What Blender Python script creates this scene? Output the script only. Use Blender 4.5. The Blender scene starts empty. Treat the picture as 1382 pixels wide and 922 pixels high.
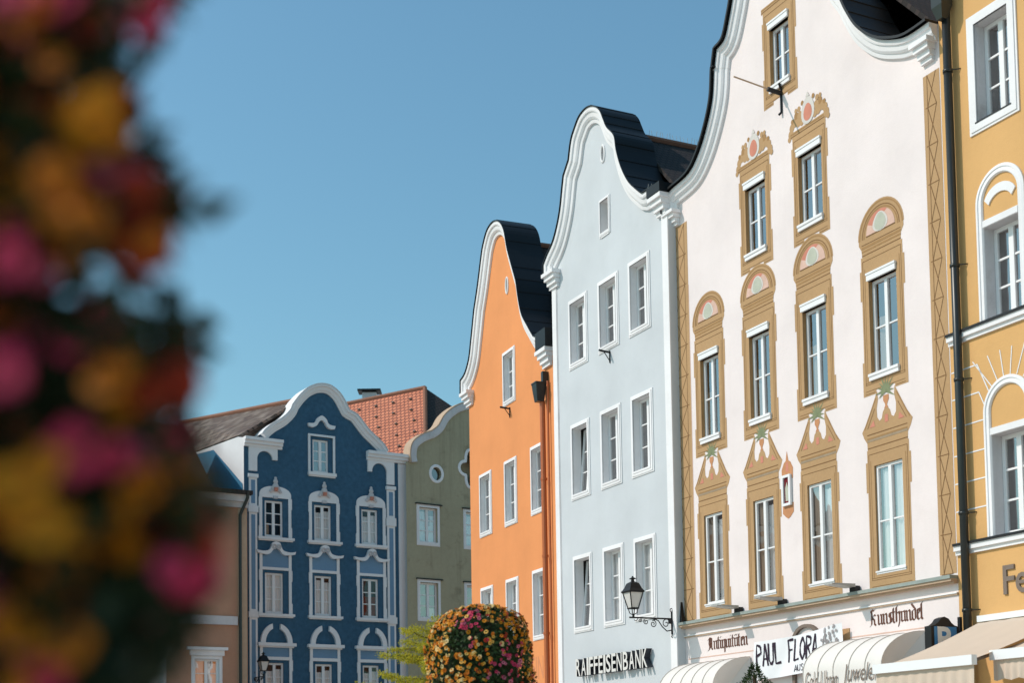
import bpy, math, random
from mathutils import Vector, Matrix
from mathutils.geometry import tessellate_polygon
R_ = math.radians
rnd = random.Random(7)
sc = bpy.context.scene
COL = sc.collection

# ------------------------------------------------------------------ camera
F_PX, CX, CY = 1900.0, 691.0, 915.62        # focal length / principal point for a 1382 px wide picture
PITCH, ROLL, EYE = R_(3.557), R_(-0.898), 1.6
_fw = Vector((0, math.cos(PITCH), math.sin(PITCH)))
_up = Vector((0, -math.sin(PITCH), math.cos(PITCH)))
_rt = Vector((1, 0, 0))
C_R = _rt * math.cos(ROLL) + _up * math.sin(ROLL)
C_U = -_rt * math.sin(ROLL) + _up * math.cos(ROLL)
C_F = _fw
CAM = Vector((0, 0, EYE))
cd = bpy.data.cameras.new('camera'); cam = bpy.data.objects.new('camera', cd); COL.objects.link(cam)
cam.matrix_world = Matrix(((C_R.x, C_U.x, -C_F.x, CAM.x), (C_R.y, C_U.y, -C_F.y, CAM.y), (C_R.z, C_U.z, -C_F.z, CAM.z), (0, 0, 0, 1)))
cd.sensor_width = 36; cd.lens = F_PX / 1382 * 36
cd.shift_y = (CY - 461) / 1382
cd.clip_start = 0.05; cd.clip_end = 3000
cd.dof.use_dof = True; cd.dof.focus_distance = 36; cd.dof.aperture_fstop = 1.5; cd.dof.aperture_blades = 0
sc.camera = cam

# ------------------------------------------------------------------ light
SUN_AZ, SUN_EL = R_(182.0), R_(42)          # azimuth measured from +X counter-clockwise (sun stands left of the camera)
w = bpy.data.worlds.new('World'); sc.world = w; w.use_nodes = True
wn = w.node_tree; bg = wn.nodes['Background']
sky = wn.nodes.new('ShaderNodeTexSky'); sky.sky_type = 'NISHITA'; sky.sun_disc = False
sky.sun_elevation = SUN_EL; sky.sun_rotation = R_(90) - SUN_AZ
sky.air_density = 1.45; sky.dust_density = 1.3; sky.ozone_density = 2.0; sky.altitude = 300
tint = wn.nodes.new('ShaderNodeMix'); tint.data_type = 'RGBA'; tint.blend_type = 'MULTIPLY'; tint.inputs['Factor'].default_value = 1.0
tint.inputs['B'].default_value = (0.53, 0.75, 0.75, 1)      # the teal cast of this summer sky
wn.links.new(sky.outputs[0], tint.inputs['A']); wn.links.new(tint.outputs['Result'], bg.inputs[0]); bg.inputs[1].default_value = 0.15
sl = bpy.data.lights.new('sun', 'SUN'); sl.energy = 2.5; sl.angle = R_(0.53); sl.color = (1.0, 0.89, 0.82)
so = bpy.data.objects.new('sun', sl); COL.objects.link(so)
sd = Vector((math.cos(SUN_AZ) * math.cos(SUN_EL), math.sin(SUN_AZ) * math.cos(SUN_EL), math.sin(SUN_EL)))
so.rotation_euler = sd.to_track_quat('Z', 'Y').to_euler(); so.location = (-30, 10, 60)
vs = sc.view_settings; vs.view_transform = 'Standard'; vs.look = 'None'; vs.exposure = 0.32; vs.gamma = 1.0

# ------------------------------------------------------------------ materials
def nt(name):
    m = bpy.data.materials.new(name); m.use_nodes = True
    n = m.node_tree; return m, n, n.nodes['Principled BSDF']

def flat(name, rgb, rough=0.6, metal=0.0, spec=0.4, var=0.08, scale=6.0, bump=0.0):
    m, n, b = nt(name)
    tc = n.nodes.new('ShaderNodeTexCoord'); no = n.nodes.new('ShaderNodeTexNoise')
    no.inputs['Scale'].default_value = scale; no.inputs['Detail'].default_value = 5
    n.links.new(tc.outputs['Object'], no.inputs['Vector'])
    mx = n.nodes.new('ShaderNodeMix'); mx.data_type = 'RGBA'
    mx.inputs['A'].default_value = (*[c * (1 - var) for c in rgb], 1); mx.inputs['B'].default_value = (*[min(1, c * (1 + var)) for c in rgb], 1)
    n.links.new(no.outputs['Fac'], mx.inputs['Factor']); n.links.new(mx.outputs['Result'], b.inputs['Base Color'])
    b.inputs['Roughness'].default_value = rough; b.inputs['Metallic'].default_value = metal
    b.inputs['Specular IOR Level'].default_value = spec
    if bump:
        bp = n.nodes.new('ShaderNodeBump'); bp.inputs['Strength'].default_value = bump; bp.inputs['Distance'].default_value = 0.01
        n2 = n.nodes.new('ShaderNodeTexNoise'); n2.inputs['Scale'].default_value = scale * 8; n2.inputs['Detail'].default_value = 4
        n.links.new(tc.outputs['Object'], n2.inputs['Vector'])
        n.links.new(n2.outputs['Fac'], bp.inputs['Height']); n.links.new(bp.outputs['Normal'], b.inputs['Normal'])
    return m

def plaster(name, rgb, dirt=(0.5, 0.47, 0.42), amount=0.25, mott=0.05, bump=0.35, fine=9.0, streak=0.5):
    """rendered wall: broad cloudiness, fine mottling, vertical rain streaks and a few stains"""
    m, n, b = nt(name); L = n.links.new
    tc = n.nodes.new('ShaderNodeTexCoord')
    def noise(scale, vec=None, detail=4, rough=0.55):
        x = n.nodes.new('ShaderNodeTexNoise'); x.inputs['Scale'].default_value = scale; x.inputs['Detail'].default_value = detail
        x.inputs['Roughness'].default_value = rough
        L(vec if vec else tc.outputs['Object'], x.inputs['Vector']); return x.outputs['Fac']
    def mapr(src, a, bb, c, d):
        x = n.nodes.new('ShaderNodeMapRange'); L(src, x.inputs['Value'])
        for k, v in zip(('From Min', 'From Max', 'To Min', 'To Max'), (a, bb, c, d)): x.inputs[k].default_value = v
        return x.outputs['Result']
    def mul(col, fac):
        x = n.nodes.new('ShaderNodeVectorMath'); x.operation = 'SCALE'
        if isinstance(col, tuple): x.inputs[0].default_value = col
        else: L(col, x.inputs[0])
        L(fac, x.inputs['Scale']); return x.outputs[0]
    c = mul(tuple(rgb), mapr(noise(0.55), 0.3, 0.7, 1 - 0.07, 1 + 0.05))
    c = mul(c, mapr(noise(fine, None, 6, 0.7), 0.3, 0.7, 1 - mott, 1 + mott))
    mp = n.nodes.new('ShaderNodeMapping'); mp.inputs['Scale'].default_value = (2.6, 2.6, 0.16); L(tc.outputs['Object'], mp.inputs['Vector'])
    st = mapr(noise(1.0, mp.outputs[0], 6, 0.65), 0.52, 0.78, 0.0, amount * streak)
    bl = mapr(noise(1.3, None, 7, 0.7), 0.56, 0.75, 0.0, amount)
    ad = n.nodes.new('ShaderNodeMath'); ad.operation = 'ADD'; ad.use_clamp = True; L(st, ad.inputs[0]); L(bl, ad.inputs[1])
    mx = n.nodes.new('ShaderNodeMix'); mx.data_type = 'RGBA'; L(ad.outputs[0], mx.inputs['Factor']); L(c, mx.inputs['A'])
    mx.inputs['B'].default_value = (*[r * d for r, d in zip(rgb, dirt)], 1)
    L(mx.outputs['Result'], b.inputs['Base Color'])
    b.inputs['Roughness'].default_value = 0.9; b.inputs['Specular IOR Level'].default_value = 0.15
    bp = n.nodes.new('ShaderNodeBump'); bp.inputs['Strength'].default_value = bump; bp.inputs['Distance'].default_value = 0.012
    L(noise(26, None, 5), bp.inputs['Height']); L(bp.outputs['Normal'], b.inputs['Normal'])
    return m

def tiles(name, c1, c2, mortar, w_, h_, moss=None):
    m, n, b = nt(name); L = n.links.new
    tc = n.nodes.new('ShaderNodeTexCoord'); br = n.nodes.new('ShaderNodeTexBrick')
    L(tc.outputs['Object'], br.inputs['Vector'])
    br.inputs['Color1'].default_value = (*c1, 1); br.inputs['Color2'].default_value = (*c2, 1); br.inputs['Mortar'].default_value = (*mortar, 1)
    br.inputs['Scale'].default_value = 1; br.inputs['Brick Width'].default_value = w_; br.inputs['Row Height'].default_value = h_
    br.inputs['Mortar Size'].default_value = h_ * 0.14; br.inputs['Mortar Smooth'].default_value = 0.3
    no = n.nodes.new('ShaderNodeTexNoise'); no.inputs['Scale'].default_value = 1.7; no.inputs['Detail'].default_value = 8; L(tc.outputs['Object'], no.inputs['Vector'])
    mr = n.nodes.new('ShaderNodeMapRange'); mr.inputs['From Min'].default_value = 0.46; mr.inputs['From Max'].default_value = 0.66; L(no.outputs['Fac'], mr.inputs['Value'])
    mr.inputs['To Max'].default_value = 0.75 if moss else 0.15
    mx = n.nodes.new('ShaderNodeMix'); mx.data_type = 'RGBA'; L(mr.outputs[0], mx.inputs['Factor']); L(br.outputs['Color'], mx.inputs['A'])
    mx.inputs['B'].default_value = (*(moss or tuple(c * 0.6 for c in c1)), 1)
    L(mx.outputs['Result'], b.inputs['Base Color']); b.inputs['Roughness'].default_value = 0.85
    bp = n.nodes.new('ShaderNodeBump'); bp.inputs['Strength'].default_value = 0.8; bp.inputs['Distance'].default_value = 0.03; bp.invert = True
    L(br.outputs['Fac'], bp.inputs['Height']); L(bp.outputs['Normal'], b.inputs['Normal'])
    return m

def glassmat(name, tint=(0.02, 0.025, 0.03), refl=0.10, rough=0.02):
    """window pane: see-through, mirror-like at an angle, old-glass waviness"""
    m = bpy.data.materials.new(name); m.use_nodes = True; n = m.node_tree; n.nodes.clear(); L = n.links.new
    out = n.nodes.new('ShaderNodeOutputMaterial'); mix = n.nodes.new('ShaderNodeMixShader')
    tr = n.nodes.new('ShaderNodeBsdfTransparent'); gl = n.nodes.new('ShaderNodeBsdfGlossy')
    tr.inputs[0].default_value = (*tint, 1); gl.inputs['Roughness'].default_value = rough
    gl.inputs[0].default_value = (1.0, 0.96, 0.95, 1)
    lw_ = n.nodes.new('ShaderNodeLayerWeight'); lw_.inputs['Blend'].default_value = 0.5
    pw = n.nodes.new('ShaderNodeMath'); pw.operation = 'POWER'; pw.inputs[1].default_value = 3.0; L(lw_.outputs['Facing'], pw.inputs[0])
    sc_ = n.nodes.new('ShaderNodeMath'); sc_.operation = 'MULTIPLY'; sc_.inputs[1].default_value = 0.8; L(pw.outputs[0], sc_.inputs[0])
    ad = n.nodes.new('ShaderNodeMath'); ad.operation = 'ADD'; ad.use_clamp = True; ad.inputs[1].default_value = refl; L(sc_.outputs[0], ad.inputs[0])
    tc = n.nodes.new('ShaderNodeTexCoord'); no = n.nodes.new('ShaderNodeTexNoise'); no.inputs['Scale'].default_value = 1.6; no.inputs['Detail'].default_value = 1
    bp = n.nodes.new('ShaderNodeBump'); bp.inputs['Strength'].default_value = 0.12; bp.inputs['Distance'].default_value = 0.05
    L(tc.outputs['Object'], no.inputs['Vector']); L(no.outputs['Fac'], bp.inputs['Height']); L(bp.outputs['Normal'], gl.inputs['Normal'])
    L(ad.outputs[0], mix.inputs[0]); L(tr.outputs[0], mix.inputs[1]); L(gl.outputs[0], mix.inputs[2]); L(mix.outputs[0], out.inputs[0])
    return m

def leafmat(name, c1, c2, transl=0.35, rough=0.5, scale=9):
    m = bpy.data.materials.new(name); m.use_nodes = True; n = m.node_tree; b = n.nodes['Principled BSDF']; L = n.links.new
    tc = n.nodes.new('ShaderNodeTexCoord'); no = n.nodes.new('ShaderNodeTexNoise'); no.inputs['Scale'].default_value = scale; L(tc.outputs['Object'], no.inputs['Vector'])
    mr = n.nodes.new('ShaderNodeMapRange'); mr.inputs['From Min'].default_value = 0.35; mr.inputs['From Max'].default_value = 0.65; L(no.outputs['Fac'], mr.inputs['Value'])
    mx = n.nodes.new('ShaderNodeMix'); mx.data_type = 'RGBA'; mx.inputs['A'].default_value = (*c1, 1); mx.inputs['B'].default_value = (*c2, 1); L(mr.outputs[0], mx.inputs['Factor'])
    L(mx.outputs['Result'], b.inputs['Base Color']); b.inputs['Roughness'].default_value = rough; b.inputs['Specular IOR Level'].default_value = 0.25
    t = n.nodes.new('ShaderNodeBsdfTranslucent'); L(mx.outputs['Result'], t.inputs[0])
    ms = n.nodes.new('ShaderNodeMixShader'); ms.inputs[0].default_value = transl
    L(b.outputs[0], ms.inputs[1]); L(t.outputs[0], ms.inputs[2]); L(ms.outputs[0], n.nodes['Material Output'].inputs[0])
    return m

M = {}
M['white_wall'] = plaster('white_plaster', (0.79, 0.70, 0.675), (0.72, 0.68, 0.66), 0.16, 0.015)
M['pale_blue_wall'] = plaster('pale_blue_plaster', (0.57, 0.595, 0.61), (0.75, 0.75, 0.75), 0.16, 0.012)
M['orange_wall'] = plaster('orange_plaster', (0.76, 0.30, 0.115), (0.78, 0.72, 0.7), 0.2, 0.02)
M['yellow_wall'] = plaster('yellow_plaster', (0.66, 0.385, 0.155), (0.78, 0.74, 0.7), 0.18, 0.02)
M['blue_wall'] = plaster('blue_plaster', (0.048, 0.118, 0.188), (0.55, 0.55, 0.6), 0.3, 0.22, 0.6, 5.0)
M['olive_wall'] = plaster('olive_plaster', (0.40, 0.355, 0.24), (0.35, 0.33, 0.3), 0.65, 0.06, 0.4, 6.0, 0.7)
M['peach_wall'] = plaster('peach_plaster', (0.47, 0.265, 0.175), (0.7, 0.62, 0.55), 0.3, 0.04)
M['side_blue'] = plaster('bright_blue_plaster', (0.06, 0.22, 0.36), (0.6, 0.6, 0.65), 0.4, 0.08)
M['panel_blue'] = plaster('light_blue_panel', (0.17, 0.29, 0.42), (0.7, 0.7, 0.7), 0.2, 0.04)
M['white'] = plaster('white_trim', (0.80, 0.785, 0.78), (0.7, 0.67, 0.64), 0.22, 0.02, 0.15)
M['old_white'] = plaster('weathered_trim', (0.62, 0.60, 0.60), (0.55, 0.5, 0.45), 0.5, 0.05, 0.2)
M['paint'] = flat('white_gloss_paint', (0.80, 0.79, 0.78), 0.4, 0, 0.4, 0.04)
M['ochre'] = plaster('ochre_fresco', (0.455, 0.285, 0.145), (0.8, 0.75, 0.7), 0.25, 0.05, 0.2, 12)
M['line'] = flat('brown_fresco_line', (0.22, 0.12, 0.055), 0.9, 0, 0.1, 0.2)
M['shade_ochre'] = flat('deep_ochre_fresco', (0.36, 0.21, 0.095), 0.9, 0, 0.1, 0.12)
M['red'] = flat('red_fresco', (0.58, 0.235, 0.165), 0.9, 0, 0.1, 0.2, 4)
M['rose'] = flat('rose_fresco', (0.64, 0.43, 0.345), 0.9, 0, 0.1, 0.25, 5)
M['sage'] = flat('sage_fresco', (0.47, 0.48, 0.39), 0.9, 0, 0.1, 0.15, 5)
M['stone_paint'] = flat('pale_stone_fresco', (0.62, 0.58, 0.53), 0.9, 0, 0.1, 0.12, 5)
M['grey_ochre'] = flat('greyish_fresco_band', (0.33, 0.25, 0.17), 0.9, 0, 0.1, 0.2)
M['leaf_paint'] = flat('grey_green_fresco', (0.22, 0.245, 0.14), 0.9, 0, 0.1, 0.2, 8)
M['terra'] = flat('terracotta_fresco', (0.52, 0.25, 0.125), 0.9, 0, 0.1, 0.2, 5)
M['black_metal'] = flat('black_sheet_metal', (0.009, 0.010, 0.011), 0.5, 0.2, 0.4, 0.4, 3)
M['iron'] = flat('wrought_iron', (0.012, 0.012, 0.013), 0.5, 0.4, 0.5, 0.2)
M['pipe'] = flat('dark_green_pipe', (0.030, 0.034, 0.032), 0.35, 0.4, 0.5, 0.2)
M['orange_pipe'] = flat('painted_orange_pipe', (0.50, 0.13, 0.035), 0.4, 0, 0.5, 0.1)
M['copper'] = flat('verdigris_ledge', (0.30, 0.34, 0.31), 0.7, 0.2, 0.3, 0.3, 3)
M['tan'] = flat('tan_moulding', (0.50, 0.36, 0.25), 0.85, 0, 0.2, 0.12)
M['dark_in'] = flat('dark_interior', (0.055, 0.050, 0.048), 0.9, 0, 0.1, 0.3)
M['curtain'] = flat('white_net_curtain', (0.78, 0.76, 0.74), 0.9, 0, 0.1, 0.08, 12)
M['blind'] = flat('tan_blind', (0.40, 0.31, 0.23), 0.9, 0, 0.1, 0.1)
M['redcurt'] = flat('dark_red_curtain', (0.16, 0.02, 0.025), 0.9, 0, 0.1, 0.2)
M['glass'] = glassmat('window_glass', (0.90, 0.92, 0.92), 0.30)
M['glass_dark'] = glassmat('dark_window_glass', (0.35, 0.36, 0.38), 0.24)
M['glass_clear'] = glassmat('clear_window_glass', (0.93, 0.94, 0.94), 0.05)
M['milk'] = flat('milky_lamp_glass', (0.66, 0.64, 0.60), 0.25, 0, 0.5, 0.04)
M['roof_dark'] = tiles('dark_old_tiles', (0.045, 0.030, 0.026), (0.028, 0.020, 0.018), (0.012, 0.010, 0.009), 0.2, 0.18)
M['roof_grey'] = tiles('weathered_brown_tiles', (0.21, 0.135, 0.10), (0.13, 0.083, 0.064), (0.03, 0.022, 0.018), 0.22, 0.24, (0.28, 0.225, 0.18))
M['roof_red'] = tiles('red_clay_tiles', (0.74, 0.25, 0.13), (0.60, 0.19, 0.095), (0.20, 0.06, 0.04), 0.26, 0.25)
M['ridge'] = flat('terracotta_ridge', (0.27, 0.125, 0.08), 0.8, 0, 0.2, 0.25)
M['fabric'] = flat('cream_awning_fabric', (0.74, 0.70, 0.65), 0.85, 0, 0.15, 0.04, 2, 0.1)
M['seam'] = flat('awning_seam', (0.56, 0.50, 0.44), 0.85, 0, 0.1, 0.1)
M['beige'] = flat('beige_awning_fabric', (0.60, 0.49, 0.39), 0.9, 0, 0.1, 0.05, 2, 0.1)
M['alu'] = flat('white_aluminium', (0.82, 0.82, 0.81), 0.35, 0, 0.5, 0.03)
M['grey_metal'] = flat('grey_lamp_metal', (0.42, 0.40, 0.37), 0.4, 0.2, 0.5, 0.1)
M['banner'] = flat('white_banner_cloth', (0.82, 0.82, 0.83), 0.8, 0, 0.2, 0.04, 2)
M['ink'] = flat('dark_purple_ink', (0.035, 0.02, 0.035), 0.8, 0, 0.2, 0.3)
M['ink_grey'] = flat('grey_print', (0.34, 0.31, 0.31), 0.8, 0, 0.2, 0.4, 14)
M['letter_brown'] = flat('brown_letter', (0.13, 0.05, 0.03), 0.5, 0.2, 0.4, 0.3, 14)
M['letter_grey'] = flat('grey_letter', (0.20, 0.155, 0.125), 0.7, 0, 0.2, 0.15)
M['letter_faint'] = flat('faded_letter', (0.66, 0.27, 0.13), 0.9, 0, 0.1, 0.1)
M['letter_side'] = flat('shaded_letter_side', (0.020, 0.022, 0.030), 0.4, 0.1, 0.5, 0.2)  # sides turned from the sun: their shade put into a near-black colour
M['sign_blue'] = flat('blue_sign_face', (0.03, 0.19, 0.42), 0.3, 0, 0.5, 0.05)
M['sign_white'] = flat('white_sign_letter', (0.72, 0.70, 0.66), 0.4, 0, 0.4, 0.03)
M['ground'] = flat('pale_stone_paving', (0.50, 0.47, 0.43), 0.9, 0, 0.2, 0.15, 1.2, 0.3)
M['bark'] = flat('brown_bark', (0.09, 0.06, 0.04), 0.9, 0, 0.1, 0.3, 8, 0.6)
M['gold'] = flat('gilded_stucco', (0.50, 0.36, 0.18), 0.6, 0, 0.3, 0.3, 10)
M['crest'] = flat('grey_stucco_crest', (0.55, 0.53, 0.53), 0.8, 0, 0.2, 0.25, 10)
M['dark_leaf'] = leafmat('shaded_petunia_leaf', (0.014, 0.024, 0.008), (0.028, 0.040, 0.012), 0.2)  # darker copy of the petunia leaf, shade inside the plant put into the colour
M['leaf'] = leafmat('petunia_leaf', (0.022, 0.048, 0.014), (0.045, 0.085, 0.022), 0.25)
M['tree_leaf'] = leafmat('yellow_green_leaf', (0.60, 0.52, 0.05), (0.34, 0.36, 0.04), 0.5)
M['cypress'] = leafmat('dark_conifer_leaf', (0.02, 0.045, 0.012), (0.05, 0.09, 0.02), 0.15)
M['pet_orange'] = leafmat('orange_petal', (0.80, 0.26, 0.012), (0.62, 0.14, 0.012), 0.3, 0.6, 30)
M['pet_yellow'] = leafmat('apricot_petal', (0.90, 0.56, 0.14), (0.86, 0.42, 0.06), 0.3, 0.6, 30)
M['pet_amber'] = leafmat('amber_petal', (0.88, 0.36, 0.012), (0.78, 0.25, 0.012), 0.4, 0.6, 30)
M['pet_red'] = leafmat('rust_red_petal', (0.55, 0.07, 0.02), (0.38, 0.03, 0.02), 0.35, 0.6, 30)
M['pet_cream'] = leafmat('cream_petal', (0.90, 0.72, 0.36), (0.86, 0.58, 0.20), 0.3, 0.6, 30)
M['pet_pink'] = leafmat('magenta_petal', (0.84, 0.08, 0.16), (0.66, 0.03, 0.12), 0.4, 0.6, 30)
M['pet_rose'] = leafmat('rose_petal', (0.80, 0.22, 0.28), (0.70, 0.10, 0.20), 0.3, 0.6, 30)
M['throat'] = flat('dark_flower_throat', (0.20, 0.05, 0.02), 0.8, 0, 0.1, 0.3)

# ------------------------------------------------------------------ mesh helpers
class MB:
    def __init__(s): s.v = []; s.f = []; s.m = []
    def add(s, vs_, fs, mi=0):
        o = len(s.v); s.v += [tuple(p) for p in vs_]
        for f in fs: s.f.append([o + i for i in f]); s.m.append(mi)
    def box(s, x0, x1, y0, y1, z0, z1, mi=0):
        s.add([(x0, y0, z0), (x1, y0, z0), (x1, y1, z0), (x0, y1, z0), (x0, y0, z1), (x1, y0, z1), (x1, y1, z1), (x0, y1, z1)],
              [(0, 3, 2, 1), (4, 5, 6, 7), (0, 1, 5, 4), (1, 2, 6, 5), (2, 3, 7, 6), (3, 0, 4, 7)], mi)
    def poly(s, pts, y, mi=0):
        a = sum(pts[i][0] * pts[(i + 1) % len(pts)][1] - pts[(i + 1) % len(pts)][0] * pts[i][1] for i in range(len(pts)))
        if a < 0: pts = pts[::-1]
        s.add([(x, y, z) for x, z in pts], [list(range(len(pts)))], mi)
    def rect(s, x0, x1, z0, z1, y, mi=0): s.poly([(x0, z0), (x1, z0), (x1, z1), (x0, z1)], y, mi)
    def seg(s, a, b, w_, y, mi=0):
        d = Vector((b[0] - a[0], b[1] - a[1]))
        if d.length < 1e-6: return
        d.normalize(); p = Vector((-d.y, d.x)) * w_ / 2
        s.poly([(a[0] - p.x, a[1] - p.y), (b[0] - p.x, b[1] - p.y), (b[0] + p.x, b[1] + p.y), (a[0] + p.x, a[1] + p.y)], y, mi)
    def prism(s, pts, y0, y1, mi=0, side=None):
        a = sum(pts[i][0] * pts[(i + 1) % len(pts)][1] - pts[(i + 1) % len(pts)][0] * pts[i][1] for i in range(len(pts)))
        if a < 0: pts = pts[::-1]
        n = len(pts); si = mi if side is None else side
        s.add([(x, y0, z) for x, z in pts], [list(range(n))], mi)
        s.add([(x, y1, z) for x, z in pts], [list(range(n))[::-1]], mi)
        for i in range(n):
            (x0, z0), (x1, z1) = pts[i], pts[(i + 1) % n]
            s.add([(x0, y0, z0), (x0, y1, z0), (x1, y1, z1), (x1, y0, z1)], [(0, 1, 2, 3)], si)
    def holed(s, outer, holes, y, mi=0):
        loops = [[Vector((x, z, 0)) for x, z in outer]] + [[Vector((x, z, 0)) for x, z in h] for h in holes]
        allp = [p for l in loops for p in l]
        tr = tessellate_polygon(loops)
        fs = []
        for t in tr:
            a, b, c = (allp[i] for i in t)
            cr = (b.x - a.x) * (c.y - a.y) - (b.y - a.y) * (c.x - a.x)
            if abs(cr) < 1e-9: continue
            fs.append(t if cr > 0 else t[::-1])
        s.add([(p.x, y, p.y) for p in allp], fs, mi)
    def tube(s, pts, r, n=8, mi=0, cap=True):
        pts = [Vector(p) for p in pts]; rs = r if isinstance(r, (list, tuple)) else [r] * len(pts)
        rings = []; prev = None
        for i, p in enumerate(pts):
            t = (pts[min(i + 1, len(pts) - 1)] - pts[max(i - 1, 0)])
            if t.length < 1e-9: t = Vector((0, 0, 1))
            t.normalize()
            a = prev if prev else (Vector((0, 0, 1)) if abs(t.z) < 0.9 else Vector((1, 0, 0)))
            u = (a - t * a.dot(t))
            if u.length < 1e-4: u = t.orthogonal()
            u.normalize(); v = t.cross(u); prev = u
            rings.append([p + (u * math.cos(2 * math.pi * k / n) + v * math.sin(2 * math.pi * k / n)) * rs[i] for k in range(n)])
        vs_ = [q for rg in rings for q in rg]; fs = []
        for i in range(len(rings) - 1):
            for k in range(n):
                fs.append((i * n + k, i * n + (k + 1) % n, (i + 1) * n + (k + 1) % n, (i + 1) * n + k))
        if cap: fs.append(list(range(n))[::-1]); fs.append([(len(rings) - 1) * n + k for k in range(n)])
        s.add(vs_, fs, mi)
    def lathe(s, prof, n=16, mi=0, c=(0, 0), rot=0.0, hc=False):
        vs_ = []; fs = []
        for r, z in prof:
            for k in range(n):
                a = 2 * math.pi * k / n + rot; vs_.append((c[0] + r * math.cos(a), c[1] + r * math.sin(a), z))
        for i in range(len(prof) - 1):
            for k in range(n): fs.append((i * n + k, i * n + (k + 1) % n, (i + 1) * n + (k + 1) % n, (i + 1) * n + k))
        fs.append(list(range(n))[::-1]); fs.append([(len(prof) - 1) * n + k for k in range(n)])
        s.add(vs_, fs, mi)
    def sweep(s, path, prof, mi=0, caps=True, closed=False):
        """path in (x,z); prof = [(inward offset, y)]; inward is to the right of travel"""
        n = len(path); nor = []
        for i in range(n):
            if closed: a, b = path[(i - 1) % n], path[(i + 1) % n]
            else: a, b = path[max(i - 1, 0)], path[min(i + 1, n - 1)]
            d = Vector((b[0] - a[0], b[1] - a[1])); d.normalize(); nor.append(Vector((d.y, -d.x)))
        k = len(prof); vs_ = []; fs = []
        for i in range(n):
            for o, y in prof: vs_.append((path[i][0] + nor[i].x * o, y, path[i][1] + nor[i].y * o))
        for i in range(n if closed else n - 1):
            j = (i + 1) % n
            for q in range(k - 1): fs.append((i * k + q, j * k + q, j * k + q + 1, i * k + q + 1))
        if caps and not closed: fs.append(list(range(k))); fs.append([(n - 1) * k + q for q in range(k)][::-1])
        s.add(vs_, fs, mi)
    def build(s, name, mats, parent=None, smooth=False, fix=False):
        me = bpy.data.meshes.new(name); me.from_pydata(s.v, [], s.f); me.update()
        if not isinstance(mats, (list, tuple)): mats = [mats]
        for m in mats: me.materials.append(M[m] if isinstance(m, str) else m)
        me.polygons.foreach_set('material_index', s.m)
        if smooth: me.polygons.foreach_set('use_smooth', [True] * len(s.f))
        if fix:
            import bmesh
            bm = bmesh.new(); bm.from_mesh(me); bmesh.ops.recalc_face_normals(bm, faces=bm.faces); bm.to_mesh(me); bm.free()
        o = bpy.data.objects.new(name, me); COL.objects.link(o)
        if parent: o.parent = parent
        return o

def tag(o, label=None, cat=None, group=None, kind=None):
    if label: o['label'] = label
    if cat: o['category'] = cat
    if group: o['group'] = group
    if kind: o['kind'] = kind
    return o

def empty(name, loc, rz=0.0, label=None, cat=None, group=None):
    o = bpy.data.objects.new(name, None); COL.objects.link(o); o.location = loc; o.rotation_euler = (0, 0, rz); o.empty_display_size = 0.3
    return tag(o, label, cat, group)

def ray(px, py): return C_F + C_R * ((px - CX) / F_PX) - C_U * ((py - CY) / F_PX)
def at(px, py, Y):
    d = ray(px, py); return CAM + d * (Y / d.y)

class House:
    def __init__(s, name, label, ox, oy, ang):
        s.ox, s.oy = ox, oy
        s.ex = Vector((math.cos(ang), math.sin(ang), 0)); s.ey = Vector((-math.sin(ang), math.cos(ang), 0))
        s.o = Vector((ox, oy, 0)); s.e = empty(name, (ox, oy, 0), ang, label, 'house'); s.ang = ang; s.holes = []
    def q(s, px, py, y=0.0):
        d = ray(px, py); P0 = s.o + s.ey * y
        t = (P0 - CAM).dot(s.ey) / d.dot(s.ey); P = CAM + d * t - s.o
        return (P.dot(s.ex), P.z)
    def loc(s, P):
        v = P - s.o; return Vector((v.dot(s.ex), v.dot(s.ey), v.z))
    def wpt(s, x, y, z): return s.o + s.ex * x + s.ey * y + Vector((0, 0, z))

def smooth_path(pts, n=6):
    """Catmull-Rom through the points; a point given with a third value True is a hard corner"""
    out = []; P = [(p[0], p[1]) for p in pts]; hard = [len(p) > 2 for p in pts]; k = len(P)
    for i in range(k - 1):
        p1, p2 = P[i], P[i + 1]
        p0 = P[i - 1] if i > 0 and not hard[i] else p1
        p3 = P[i + 2] if i + 2 < k and not hard[i + 1] else p2
        for j in range(n):
            t = j / n
            out.append(tuple(0.5 * (2 * p1[c] + (p2[c] - p0[c]) * t + (2 * p0[c] - 5 * p1[c] + 4 * p2[c] - p3[c]) * t * t + (3 * p1[c] - p0[c] - 3 * p2[c] + p3[c]) * t ** 3) for c in (0, 1)))
    out.append(P[-1]); return out

def text_mesh(txt, size=1.0, extrude=0.0, sx=1.0, shear=0.0, bold=0.0):
    cu = bpy.data.curves.new('lettering', 'FONT'); cu.body = txt; cu.size = size; cu.extrude = extrude; cu.shear = shear; cu.offset = bold
    cu.resolution_u = 3
    o = bpy.data.objects.new('lettering', cu); COL.objects.link(o)
    dg = bpy.context.evaluated_depsgraph_get(); dg.update()
    me = bpy.data.meshes.new_from_object(o.evaluated_get(dg))
    bpy.data.objects.remove(o)
    for v in me.vertices: v.co.x *= sx
    return me

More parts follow.
